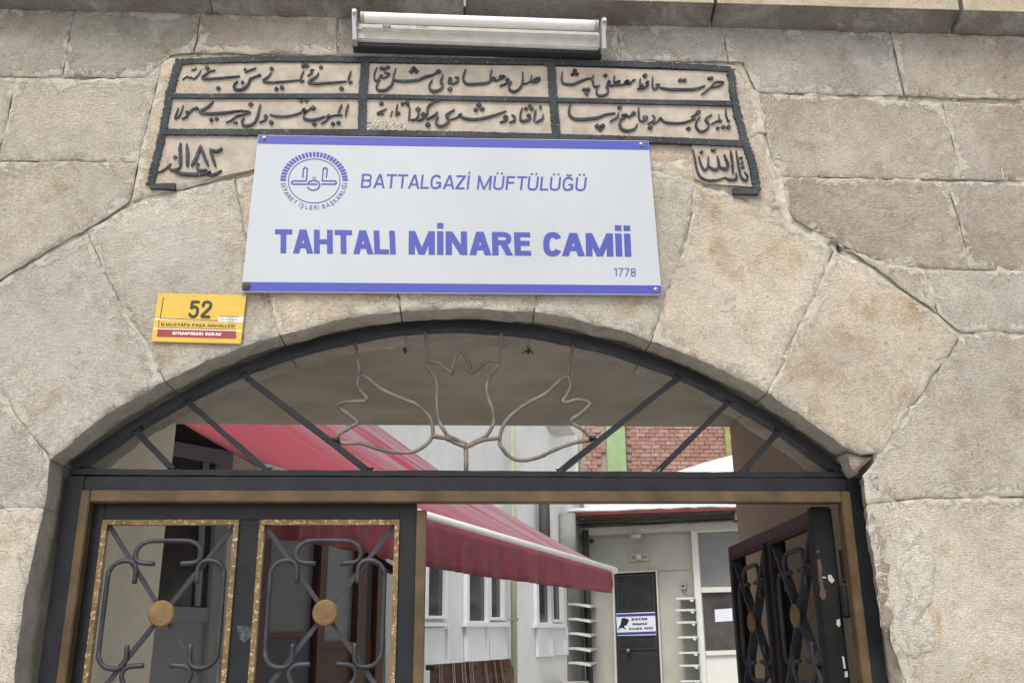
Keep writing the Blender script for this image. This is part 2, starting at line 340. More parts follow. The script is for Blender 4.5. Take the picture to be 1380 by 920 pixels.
# ------------------------------------------------------------------ stroke lettering (condensed sans capitals)
def _rib(pts, th):
    n = len(pts); L = []; Q = []
    for i in range(n):
        a = pts[max(i - 1, 0)]; b = pts[i]; c = pts[min(i + 1, n - 1)]
        d1 = (b[0] - a[0], b[1] - a[1]) if i else (c[0] - b[0], c[1] - b[1]); d2 = (c[0] - b[0], c[1] - b[1]) if i < n - 1 else d1
        l1 = math.hypot(*d1) or 1; l2 = math.hypot(*d2) or 1; n1 = (-d1[1] / l1, d1[0] / l1); n2 = (-d2[1] / l2, d2[0] / l2)
        m = (n1[0] + n2[0], n1[1] + n2[1]); k = m[0] * n1[0] + m[1] * n1[1]; k = max(k, .4); f = th / 2 / k
        L.append((b[0] + m[0] * f, b[1] + m[1] * f)); Q.append((b[0] - m[0] * f, b[1] - m[1] * f))
    return [[L[i], L[i + 1], Q[i + 1], Q[i]] for i in range(n - 1)]
def _arc(cx, cy, rx, ry, a0, a1, n=14, e=2.5):
    out = []
    for i in range(n + 1):
        a = R(a0 + (a1 - a0) * i / n); c, s = math.cos(a), math.sin(a)
        out.append((cx + rx * math.copysign(abs(c) ** (2 / e), c), cy + ry * math.copysign(abs(s) ** (2 / e), s)))
    return out
GW = dict(T=.74, A=.84, H=.80, L=.62, I=.0, İ=.0, M=1.02, N=.84, R=.78, E=.64, C=.72, B=.76, G=.80, Ğ=.80, Z=.68, Ü=.78, U=.78, F=.62, P=.74, Ş=.70, S=.70, O=.82, K=.80, Y=.78, D=.80, V=.80)
GW.update({'1': .42, '7': .60, '8': .64, '.': .0, ' ': .30, '2': .62, '0': .66, 'W': 1.1})
def glyph(ch, T):
    """returns width and a list of pieces; each piece is a list of quads that do not overlap"""
    w = GW[ch]; t = T * .84; P = []
    if ch in 'Iİ.': w = T
    bx = lambda x0, y0, x1, y1: P.append([[(x0, y1), (x1, y1), (x1, y0), (x0, y0)]])
    sl = lambda xb, yb, xt, yt, k=1.06: P.append([[(xt - T * k / 2, yt), (xt + T * k / 2, yt), (xb + T * k / 2, yb), (xb - T * k / 2, yb)]])
    rb = lambda pts, th=None: P.append(_rib(pts, th or T * .95))
    h = T / 2
    if ch in 'Iİ': bx(0, 0, T, 1)
    elif ch == 'T': bx(0, 1 - t, w, 1); bx(w / 2 - h, 0, w / 2 + h, 1 - t)
    elif ch == 'A': sl(h, 0, w / 2 - h * .12, 1); sl(w - h, 0, w / 2 + h * .12, 1); bx(w * .26, .22, w * .74, .22 + t)
    elif ch == 'V': sl(w / 2, 0, h, 1); sl(w / 2, 0, w - h, 1)
    elif ch == 'H': bx(0, 0, T, 1); bx(w - T, 0, w, 1); bx(T, .5 - t / 2, w - T, .5 + t / 2)
    elif ch == 'L': bx(0, 0, T, 1); bx(T, 0, w, t)
    elif ch in 'EF':
        bx(0, 0, T, 1); bx(T, 1 - t, w, 1); bx(T, .53 - t / 2, w * .94, .53 + t / 2)
        if ch == 'E': bx(T, 0, w, t)
    elif ch == 'M': bx(0, 0, T, 1); bx(w - T, 0, w, 1); sl(w / 2, .0, h * 1.05, 1, .95); sl(w / 2, .0, w - h * 1.05, 1, .95)
    elif ch == 'W': sl(w * .25, 0, h, 1); sl(w * .25, 0, w / 2, 1); sl(w * .75, 0, w / 2, 1); sl(w * .75, 0, w - h, 1)
    elif ch == 'N': bx(0, 0, T, 1); bx(w - T, 0, w, 1); sl(w - h * 1.1, 0, h * 1.1, 1, 1.1)
    elif ch in 'BPR':
        bx(0, 0, T, 1); y0 = .46 if ch == 'B' else .44
        rb([(T * .6, 1 - t / 2)] + _arc(w * .52, (1 + y0) / 2 , w * .48 - h * (1.1 if ch == 'B' else 1), (1 - y0) / 2 - t / 2 + t * .0, 90, -90, 10) + [(T * .6, y0 + t / 2)], t)
        if ch == 'B': rb([(T * .6, y0 + t / 2)] + _arc(w * .52, (y0 + t) / 2, w * .48 - h, y0 / 2, 90, -90, 10) + [(T * .6, t / 2)], t)
        if ch == 'R': sl(w - h * .9, 0, w * .60, .46, 1.08)
    elif ch == 'D': bx(0, 0, T, 1); rb([(T * .6, 1 - t / 2)] + _arc(w * .5, .5, w * .5 - h, .5 - t / 2, 90, -90, 14) + [(T * .6, t / 2)], T * .9)
    elif ch in 'CGĞO':
        if ch == 'O': rb(_arc(w / 2, .5, w / 2 - h, .5 - t / 2 + .01, 0, 360, 28))
        else: rb(_arc(w / 2, .5, w / 2 - h, .5 - t / 2 + .01, 32, 328 if ch == 'C' else 345, 24))
        if ch in 'GĞ': bx(w - T, .08, w, .5); bx(w * .52, .5 - t * .9, w - T, .5)
    elif ch in 'UÜ': rb([(h, 1)] + _arc(w / 2, w * .42, w / 2 - h, w * .42 - t / 2 + .01, 180, 360, 16) + [(w - h, 1)])
    elif ch in 'SŞ': rb(smooth_pts([(w - h * .8, .76), (w * .80, .90 - h * .1), (w * .5, 1 - t * .5), (w * .2, .92 - h * .3), (h * .95, .74), (w * .22, .585), (w * .5, .51), (w * .80, .42), (w - h * .9, .27), (w * .82, .10 + h * .2), (w * .5, t * .45), (w * .2, .09 + h * .2), (h * .7, .25)], 3), T * .92)
    elif ch == 'Z': bx(0, 1 - t, w, 1); bx(0, 0, w, t); sl(T * .7, t, w - T * .7, 1 - t, 1.25)
    elif ch == 'K': bx(0, 0, T, 1); sl(T * .9, .36, w - h, 1, 1.15); sl(w - h, 0, w * .42, .60, 1.15)
    elif ch == 'Y': bx(w / 2 - h, 0, w / 2 + h, .44); sl(w / 2, .40, h, 1); sl(w / 2, .40, w - h, 1)
    elif ch == '1': bx(w - T - .02, 0, w - .02, 1); rb([(.0, .78), (w - h, .96)], t * .9)
    elif ch == '7': bx(0, 1 - t, w, 1); rb(smooth_pts([(w - h, 1 - t), (w * .55, .5), (w * .36, 0)], 4))
    elif ch in '80':
        if ch == '0': rb(_arc(w / 2, .5, w / 2 - h, .5 - t / 2 + .01, 0, 360, 28))
        else: rb(_arc(w / 2, .745, w / 2 - h * 1.1, .255 - t / 2, 0, 360, 20)); rb(_arc(w / 2, .265, w / 2 - h, .275 - t / 2, 0, 360, 20))
    elif ch == '2': rb([(h, .72)] + _arc(w / 2, .73, w / 2 - h, .27 - t / 2, 165, -20, 12) + [(h * 1.2, t)]); bx(0, 0, w, t)
    elif ch == '.': bx(0, 0, T, T)
    if ch == 'İ': bx(0, 1.12, T, 1.12 + T * .95)
    if ch == 'Ü': bx(w * .30 - h, 1.12, w * .30 + h * .9, 1.12 + t); bx(w * .70 - h * .9, 1.12, w * .70 + h, 1.12 + t)
    if ch == 'Ğ': rb(_arc(w * .5, 1.22, w * .24, .11, 190, 350, 8, 2), t * .8)
    if ch == 'Ş': bx(w / 2 - h * .7, -.12, w / 2 + h * .5, -.02); rb([(w * .42, -.17), (w * .55, -.24), (w * .44, -.30), (w * .3, -.29)], t * .7)
    return w, P
def text_on(mb, body, quad, pl, off0, off1, T=.13, gap=.13):
    x = 0; items = []
    for ch in body:
        w, P = glyph(ch, T) if ch != ' ' else (GW[' '], []); g_ = gap * (-.1 if ch == 'C' else .5 if ch in 'ATLVY' else 1)
        items += [(x, p) for p in P]; x += w + g_
    tot = x - g_; (a, b, c, d) = [np.array(q, float) for q in quad]
    up = pl.n
    for k, (ox, pc) in enumerate(items):
        o1 = off1 + .00003 * (k % 6)
        for qd in pc:
            fr = []
            for (px_, py_) in qd:
                u = (px_ + ox) / tot; top = a + (b - a) * u; bot = d + (c - d) * u; q = bot + (top - bot) * py_; fr.append(pl.at(q[0], q[1], o1))
            mb.prism(fr, [v - up * (o1 - off0) for v in fr])

# ------------------------------------------------------------------ stones
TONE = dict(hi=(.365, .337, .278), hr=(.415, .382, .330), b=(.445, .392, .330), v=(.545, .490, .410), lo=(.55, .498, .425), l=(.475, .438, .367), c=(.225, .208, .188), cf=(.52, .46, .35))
def seg_dist(P, poly):
    d = np.full(len(P), 9.)
    for i in range(len(poly)):
        a = poly[i]; b = poly[(i + 1) % len(poly)]; ab = b - a; t = np.clip(((P - a) @ ab) / (ab @ ab + 1e-12), 0, 1)
        d = np.minimum(d, np.linalg.norm(P - (a + t[:, None] * ab), axis=1))
    return d
def inset(poly, g):
    n = len(poly); area = sum(poly[i][0] * poly[(i + 1) % n][1] - poly[(i + 1) % n][0] * poly[i][1] for i in range(n)); s = 1 if area > 0 else -1; out = []
    for i in range(n):
        a, b, c = poly[i - 1], poly[i], poly[(i + 1) % n]; e1 = (b - a) / (np.linalg.norm(b - a) + 1e-9); e2 = (c - b) / (np.linalg.norm(c - b) + 1e-9)
        n1 = np.array([-e1[1], e1[0]]) * s; n2 = np.array([-e2[1], e2[0]]) * s; m = n1 + n2; k = m @ n1
        out.append(b + m * (g / max(k, .5)))
    return out
def stone(name, pts, m, parent, tone, gap=.0009, depth=.25, world=False, amp=1.0, rad=.0030, proud=None, plane_y=0.0, step=.0075, wob=1.0, label=None, splay=0):
    if world: poly = [np.array(p, float) for p in pts]
    else: poly = [np.array((q.x, q.z)) for q in (WALL.at(x, y, -plane_y) for x, y in pts)]
    poly = inset(poly, gap)
    # ragged edges
    fine = []
    for i in range(len(poly)):
        a, b = poly[i], poly[(i + 1) % len(poly)]; L = np.linalg.norm(b - a); k = max(1, int(L / .012)); nn = np.array([-(b - a)[1], (b - a)[0]]) / (L + 1e-9)
        for j in range(k):
            p = a + (b - a) * j / k; e = 0 if j == 0 else (noise.noise(Vector((p[0] * 45, p[1] * 45, 3.1))) * .0026 + noise.noise(Vector((p[0] * 12, p[1] * 12, 7))) * .0042 + noise.noise(Vector((p[0] * 110, p[1] * 110, 5))) * .0012) * wob
            fine.append(p + nn * e)
    poly = fine
    bm = bmesh.new(); vs = [bm.verts.new((p[0], 0, p[1])) for p in poly]; bm.faces.new(vs)
    A = np.array(poly); mn = A.min(0); mx = A.max(0)
    st = step * (1.0 if max(mx - mn) < 1.2 else 1.5)
    for ax in (0, 1):
        x = mn[ax] + st * .6
        while x < mx[ax] - st * .2:
            co = (x, 0, 0) if ax == 0 else (0, 0, x); no = (1, 0, 0) if ax == 0 else (0, 0, 1)
            bmesh.ops.bisect_plane(bm, geom=bm.verts[:] + bm.edges[:] + bm.faces[:], plane_co=co, plane_no=no, dist=.0003); x += st
    bm.verts.ensure_lookup_table()
    P = np.array([(v.co.x, v.co.z) for v in bm.verts]); d = seg_dist(P, poly); seed = random.uniform(0, 50)
    pr = random.uniform(-.0002, .0028) if proud is None else proud; tx, tz = random.uniform(-.006, .006), random.uniform(-.006, .006); cx, cz = P.mean(0)
    for v, dd, p in zip(bm.verts, d, P):
        q = Vector((p[0], p[1], seed)); rr = rad * (1 + 1.1 * noise.noise(q * 18)) + .05 * max(0, noise.noise(q * 15 + Vector((5, 5, 5))) - .27) + .03 * max(0, noise.noise(q * 42 + Vector((1, 5, 5))) - .3) ; rr = max(rr, .002)
        rec = min(rr, .006 + .2 * rr) * .75 * (1 - math.sqrt(max(0, 1 - (1 - dd / rr) ** 2))) if dd < rr else 0
        sft = min(1, dd / .01)
        h = (noise.noise(q * 7) * .0022 + noise.noise(q * 26) * .0011 * sft + noise.noise(q * 75) * .0007 * sft + noise.noise(q * 150) * .0005 * sft) * amp
        if noise.noise(q * 14 + Vector((0, 9, 0))) > .55: h -= .0018 * amp
        v.co.y = plane_y - pr - h + rec - (p[0] - cx) * tx - (p[1] - cz) * tz
    lay = bm.verts.layers.float.new('edge'); lay2 = bm.verts.layers.float.new('rev')
    for v, dd in zip(bm.verts, d): v[lay] = float(dd); v[lay2] = 0.0
    edges = [e for e in bm.edges if e.is_boundary]
    prev = edges
    for e_ in edges: e_.smooth = False
    for k in range(4):
        ret = bmesh.ops.extrude_edge_only(bm, edges=prev); nv = [g for g in ret['geom'] if isinstance(g, bmesh.types.BMVert)]; prev = [g for g in ret['geom'] if isinstance(g, bmesh.types.BMEdge) and g.is_boundary]
        for v in nv:
            v.co.y = v.co.y + .002 if k == 0 else plane_y + depth * k / 3
            if splay and v.co.x < cx: v.co.x += splay * (.1 if k == 0 else 1 if k == 1 else .4)
            if k: v.co += Vector((noise.noise(v.co * 20), 0, noise.noise(v.co * 20 + Vector((9, 0, 0))))) * .003
            v[lay2] = 1.0 if k < 3 else .25
            v[lay] = .03
    bmesh.ops.recalc_face_normals(bm, faces=bm.faces[:])
    org = Vector((float(cx), plane_y, float(cz)))
    for v in bm.verts: v.co -= org
    me = bpy.data.meshes.new(name); bm.to_mesh(me); bm.free(); me.shade_smooth()
    o = link_mesh(name, me, m, parent, org); k = random.uniform(.89, 1.08); w = random.uniform(-.04, .04)
    o.color = (tone[0] * k * (1 + w), tone[1] * k, tone[2] * k * (1 - w), 1)
    if label: o['label'] = label
    return o

gatehouse = thing('stone_gatehouse', 'pale cut stone gatehouse wall with a low segmental arch and grey cornice', 'stone wall', (0, .1, 0))
LX, RX = -320, 1700
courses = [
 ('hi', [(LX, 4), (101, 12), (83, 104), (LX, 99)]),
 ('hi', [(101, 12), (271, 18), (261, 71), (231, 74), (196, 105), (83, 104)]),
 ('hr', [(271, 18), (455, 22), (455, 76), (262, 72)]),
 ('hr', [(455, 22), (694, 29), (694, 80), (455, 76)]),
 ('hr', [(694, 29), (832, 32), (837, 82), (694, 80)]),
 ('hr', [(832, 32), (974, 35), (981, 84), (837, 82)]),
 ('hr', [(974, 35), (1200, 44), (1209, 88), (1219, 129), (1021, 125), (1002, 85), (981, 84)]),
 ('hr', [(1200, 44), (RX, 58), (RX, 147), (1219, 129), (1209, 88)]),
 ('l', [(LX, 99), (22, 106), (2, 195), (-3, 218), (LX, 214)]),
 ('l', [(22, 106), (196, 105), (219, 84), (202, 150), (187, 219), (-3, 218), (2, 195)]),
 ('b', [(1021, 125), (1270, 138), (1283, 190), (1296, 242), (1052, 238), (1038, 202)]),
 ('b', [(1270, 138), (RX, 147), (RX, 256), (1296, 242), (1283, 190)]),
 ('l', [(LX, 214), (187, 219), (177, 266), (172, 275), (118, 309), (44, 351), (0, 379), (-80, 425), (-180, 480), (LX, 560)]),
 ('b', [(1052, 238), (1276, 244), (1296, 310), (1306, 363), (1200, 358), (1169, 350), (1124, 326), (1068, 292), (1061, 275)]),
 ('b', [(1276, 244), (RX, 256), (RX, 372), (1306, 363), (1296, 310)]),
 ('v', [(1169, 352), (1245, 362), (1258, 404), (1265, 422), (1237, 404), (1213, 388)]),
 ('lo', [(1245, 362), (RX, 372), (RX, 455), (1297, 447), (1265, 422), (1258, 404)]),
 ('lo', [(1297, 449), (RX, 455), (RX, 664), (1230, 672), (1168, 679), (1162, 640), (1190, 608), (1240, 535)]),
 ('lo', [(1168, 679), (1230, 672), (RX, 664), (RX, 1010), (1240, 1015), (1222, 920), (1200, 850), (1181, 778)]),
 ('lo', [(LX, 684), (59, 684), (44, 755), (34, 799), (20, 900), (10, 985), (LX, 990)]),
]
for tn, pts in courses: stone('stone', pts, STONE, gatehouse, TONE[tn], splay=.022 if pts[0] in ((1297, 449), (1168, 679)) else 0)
J0 = [(0, 532), (34, 573), (67, 620)]; J1 = [(118, 311), (141, 367), (172, 425), (192, 452), (222, 514)]
J2 = [(316, 240), (329, 310), (367, 415), (377, 452)]; J3 = [(530, 214), (536, 394), (540, 420)]; J4 = [(722, 220), (723, 397), (720, 420)]
J5 = [(938, 248), (927, 320), (894, 410), (878, 460)]; J6 = [(1124, 335), (1099, 398), (1078, 435), (1058, 485), (1034, 529)]; J7 = [(1294, 455), (1240, 535), (1188, 609)]
vous = [
 [(LX, 560), (-180, 480), (-80, 425), (-45, 480)] + J0 + [(59, 684), (LX, 684)],
 J1[::-1] + [(44, 351), (0, 379), (-80, 425), (-45, 480)] + J0 + [(81, 608), (145, 556)],
 [(118, 311), (177, 276), (215, 264), (283, 248), (316, 240)] + J2[1:] + [(323, 468), (271, 490)] + J1[::-1][:-1],
 [(316, 240), (345, 231), (430, 222), (530, 214)] + J3[1:] + [(460, 431)] + J2[::-1][:-1],
 [(530, 214), (722, 220)] + J4[1:] + [(630, 416)] + J3[::-1][:-1],
 [(722, 220), (877, 229), (916, 240), (938, 248)] + J5[1:] + [(830, 443), (780, 431)] + J4[::-1][:-1],
 [(938, 248), (960, 254), (1021, 277), (1068, 302), (1124, 335)] + J6[1:] + [(976, 498), (920, 475)] + J5[::-1][:-1],
 [(1124, 335), (1169, 357), (1213, 388), (1237, 404), (1267, 426), (1294, 455)] + J7[1:] + [(1163, 612), (1137, 602), (1075, 556)] + J6[::-1][:-1],
]
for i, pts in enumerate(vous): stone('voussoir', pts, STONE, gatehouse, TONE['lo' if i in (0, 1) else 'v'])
# jamb stones below the picture, down to the pavement
def wx(x, y): q = WALL.at(x, y); return q.x, q.z
xl, zl = wx(12, 985); xr, zr = wx(1238, 1015); xL = wx(LX, 700)[0]; xR = wx(RX, 700)[0]
for x0, x1, zt in ((xL, xl, zl), (xr, xR, zr)):
    zs = [zt, zt * .72, zt * .40, 0]
    for i in range(3):
        xm = x0 + (x1 - x0) * (.45 if i % 2 else .6)
        stone('stone', [(x0, zs[i + 1]), (xm, zs[i + 1]), (xm, zs[i]), (x0, zs[i])], STONE, gatehouse, TONE['lo'], world=True, step=.02)
        stone('stone', [(xm, zs[i + 1]), (x1, zs[i + 1]), (x1, zs[i]), (xm, zs[i])], STONE, gatehouse, TONE['lo'], world=True, step=.02)
# old render patches and the broken springer at the right jamb
for pts, tn, pr in (([(1204, 692), (1236, 700), (1256, 716), (1262, 760), (1256, 812), (1240, 832), (1262, 848), (1258, 878), (1232, 888), (1214, 872), (1206, 838), (1214, 806), (1208, 760), (1198, 722)], (.60, .555, .48), .0014),
                    ([(1170, 690), (1188, 694), (1196, 730), (1200, 770), (1194, 812), (1204, 842), (1196, 852), (1186, 800), (1178, 745)], (.33, .295, .25), .0014),
                    ([(1112, 318), (1150, 338), (1190, 352), (1222, 372), (1240, 398), (1216, 384), (1176, 358), (1140, 338)], (.60, .55, .47), .0030),
                    ([(1172, 636), (1184, 634), (1186, 664), (1174, 668)], (.34, .30, .25), .0020)):
    stone('render_patch', pts, STONE, gatehouse, tn, proud=pr, depth=.004, rad=.0022, wob=2.6, step=.006, gap=0)
stone('broken_springer', [(1143, 607), (1168, 612), (1187, 611), (1170, 624), (1160, 637), (1152, 630)], STONE, gatehouse, (.36, .30, .24), proud=-.012, depth=.09, rad=.02, amp=2.2, wob=2, step=.005)
# mortar core behind the stones, following the arch
ARCH = [(67, 622), (81, 609), (145, 557), (222, 515), (323, 469), (377, 453), (460, 432), (540, 421), (630, 417), (720, 421), (830, 444), (880, 461), (920, 476), (976, 499), (1034, 530), (1075, 557), (1137, 603), (1163, 613), (1164, 640)]
mb = MB()
def at2(x, y, yy): q = WALL.at(x, y); return Vector((q.x, yy, q.z))
top = WALL.at(690, 8).z
A = [(at2(x, y - 3, 0).x, at2(x, y - 3, 0).z + .016) for x, y in ARCH]
for i in range(len(A) - 1):
    (x0, z0), (x1, z1) = A[i], A[i + 1]
    if x1 > x0 + 1e-4: mb.prism([(x0, .007, z0), (x1, .007, z1), (x1, .007, top), (x0, .007, top)], [(x0, .242, z0), (x1, .242, z1), (x1, .242, top), (x0, .242, top)])
xa = A[0][0]; xb = A[-1][0]
mb.box((xL + .01, .007, .0), (xa - .012, .242, top)); mb.box((xb + .03, .007, .0), (xR - .01, .242, top))
mb.build('mortar_core', MORTAR, gatehouse)
step = .0055; nx = int((xR - xL - .02) / step); zlo = min(zl, zr) - .02; nz_ = int((top - zlo) / step); vs = []; fs = []
ax_ = [p[0] for p in A]; az_ = [p[1] - .010 for p in A]; idx = {}
XS = xL + .01 + np.arange(nx + 1) * step; ZS = zlo + np.arange(nz_ + 1) * step; LIM = np.interp(XS, ax_, az_, left=-9, right=-9)
LIM[(XS > xa - .014) & (XS < ax_[1])] = az_[1]; LIM[(XS > xb - .01) & (XS < xb + .03)] = az_[-2]
for i in range(nx + 1):
    X = float(XS[i])
    for j in range(nz_ + 1):
        Z = float(ZS[j])
        if Z < LIM[i]: continue
        q = Vector((X, Z, 4.4)); h = .0030 + .0030 * noise.noise(q * 24) + .0016 * noise.noise(q * 80)
        hq = noise.noise(q * 7 + Vector((3, 3, 3))) + .5 * noise.noise(q * 22)
        if hq > -.10: h += .022 * min(1, (hq + .10) * 10)
        idx[(i, j)] = len(vs); vs.append((X, max(.0004, h), Z))
for i in range(nx):
    for j in range(nz_):
        k = [idx.get(t) for t in ((i, j), (i + 1, j), (i + 1, j + 1), (i, j + 1))]
        if None not in k: fs.append(tuple(k))
me = bpy.data.meshes.new('mortar'); me.from_pydata(vs, [], fs); me.shade_smooth(); link_mesh('mortar', me, MORTAR, gatehouse, wloc[gatehouse.name])
me.vertices.foreach_set('co', (np.array(vs) - np.array(wloc[gatehouse.name])).ravel()); me.update()
# cornice: cove-shaped blocks with a pale fascia above
CB = [LX, 286, 626, 956, 1278, RX]
def cz_(x): return WALL.at(x, 12 + (x / 1380.) * 37).z
for i in range(5):
    x0, x1 = CB[i] + 1.6, CB[i + 1] - 1.6; X0 = WALL.at(x0, 25).x; X1 = WALL.at(x1, 40).x
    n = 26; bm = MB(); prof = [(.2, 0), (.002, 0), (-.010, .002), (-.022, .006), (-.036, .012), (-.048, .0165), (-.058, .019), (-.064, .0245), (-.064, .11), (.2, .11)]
    rings = []
    for k in range(n + 1):
        t = k / n; X = X0 + (X1 - X0) * t; Z = cz_(x0 + (x1 - x0) * t)
        rings.append([(X, y + (noise.noise(Vector((X * 14, y * 60, z * 60))) * .004 if y < .1 else 0), Z + z + (noise.noise(Vector((X * 11 + 3, y * 50, z * 50))) * .0035 if y < .1 else 0)) for y, z in prof])
    m_ = len(prof); vs = [v for r in rings for v in r]; fs = [tuple(range(m_))[::-1], tuple(range(n * m_, n * m_ + m_))]
    for k in range(n):
        for j in range(m_): fs.append((k * m_ + j, k * m_ + (j + 1) % m_, (k + 1) * m_ + (j + 1) % m_, (k + 1) * m_ + j))
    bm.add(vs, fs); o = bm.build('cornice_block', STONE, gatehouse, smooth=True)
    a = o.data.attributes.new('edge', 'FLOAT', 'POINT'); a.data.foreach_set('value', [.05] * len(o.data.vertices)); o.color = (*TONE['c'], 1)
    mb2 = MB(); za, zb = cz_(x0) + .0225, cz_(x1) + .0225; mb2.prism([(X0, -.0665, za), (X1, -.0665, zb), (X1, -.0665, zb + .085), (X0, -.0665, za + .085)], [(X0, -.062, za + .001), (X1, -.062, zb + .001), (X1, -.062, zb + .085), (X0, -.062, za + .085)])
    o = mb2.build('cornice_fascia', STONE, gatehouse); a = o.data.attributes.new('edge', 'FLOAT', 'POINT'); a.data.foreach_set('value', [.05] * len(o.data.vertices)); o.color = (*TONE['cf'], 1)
zc = cz_(RX) + .11
# passage behind the arch
crown = WALL.at(630, 416).z; CH = crown + .03
PE = atz(612.5, 573, CH).y; PLX = atz(240, 573, CH).x; PRX = atz(985, 573, CH).x
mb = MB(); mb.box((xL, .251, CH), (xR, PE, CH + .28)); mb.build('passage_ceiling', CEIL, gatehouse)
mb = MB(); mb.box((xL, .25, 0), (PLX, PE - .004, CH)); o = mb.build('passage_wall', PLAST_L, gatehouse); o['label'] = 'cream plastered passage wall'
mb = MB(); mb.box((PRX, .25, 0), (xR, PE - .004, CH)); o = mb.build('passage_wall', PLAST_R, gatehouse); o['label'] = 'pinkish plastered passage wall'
mb = MB(); mb.box((xL + .02, .255, max(top, CH + .285)), (xR - .02, PE - .01, zc + .2)); mb.build('light_block_slab', MORTAR, gatehouse)  # unseen slab added above the passage to block the light
# rough render on the reveals
CP = Plane((0, 0, CH), (0, 0, -1))
for cx_, cy_, rr in ((712, 471, 13), (546, 470, 5), (862, 494, 9)):
    mb = MB(); c = CP.at(cx_, cy_)
    for a in (20, 160, 250, 300): mb.tube([c + Vector((0, 0, -.002)), c + Vector((math.cos(R(a)) * rr * .0012, math.sin(R(a)) * rr * .004, -.004))], [.003, .001], 5)
    mb.tube([c, c - Vector((0, 0, .012))], .0022, 6)
    mb.build('rusty_hook', RUSTY, gatehouse)

# ------------------------------------------------------------------ inscription
insc = thing('inscription_slab', 'carved stone slab over the arch with dark framed Ottoman calligraphy dated in Arabic numerals', 'inscription', WALL.at(620, 160))
slab = [(228, 78), (400, 79), (700, 83), (983, 86), (1001, 87), (1019, 127), (1036, 203), (1049, 245), (1051, 272), (1022, 275), (981, 260), (938, 246), (877, 227), (722, 218), (530, 212), (430, 220), (340, 229), (283, 245), (215, 262), (178, 272), (186, 219), (203, 150), (219, 85)]
stone('slab', slab, SLAB, insc, (.47, .415, .345), proud=.001, amp=.5, rad=.006, depth=.15)
cells = [[(243, 86), (486, 86), (484, 126), (231, 126)], [(497, 86), (738, 89), (741, 131), (494, 127)], [(748, 90), (983, 97), (988, 136), (751, 132)],
         [(229, 132), (484, 132), (483, 174), (221, 174)], [(494, 133), (742, 137), (745, 180), (492, 176)], [(752, 138), (992, 143), (1001, 189), (755, 181)],
         [(219, 181), (352, 186), (352, 226), (286, 240), (222, 252), (205, 249)], [(932, 194), (1006, 197), (1018, 252), (952, 247), (936, 240)]]
for c in cells: plate('cell_panel', c, WALL, -.004, .0042, CELL, insc)
bars = [[(236, 83), (360, 79), (500, 80), (620, 82), (760, 84), (900, 88), (985, 93)], [(241, 82), (229, 124), (219.5, 174), (209, 220), (202, 249)],
        [(224, 129), (350, 129.5), (487, 129.5), (620, 132), (745, 134.5), (870, 137), (995, 140)], [(217, 177.5), (350, 178), (487, 179), (620, 181), (750, 184.5), (880, 188), (1008, 193.5)],
        [(492, 82), (489, 129), (487.5, 179)], [(742.5, 86), (746, 133), (750, 184)], [(985, 93), (991, 137), (1003, 186), (1014, 218), (1021, 256)],
        [(202, 251), (236, 251)], [(988, 256.5), (1023, 258)]]
wd = [7.2, 9.8, 5.8, 7.8, 10.8, 10.8, 9.6, 7.5, 6.6]
for i, (b, w) in enumerate(zip(bars, wd)):
    ln_ = sum(math.dist(b[k], b[k + 1]) for k in range(len(b) - 1)); mb = MB(); ribbon(mb, b, w, WALL, 0, .0085 + .0004 * i, taper=1, n=max(6, int(ln_ / (len(b) - 1) / 1.7)), jit=(.17, .30, .10, .16, .16, .16, .30, .22, .22)[i], cap=False); mb.build('frame_bar', INK, insc)
S = 9.385
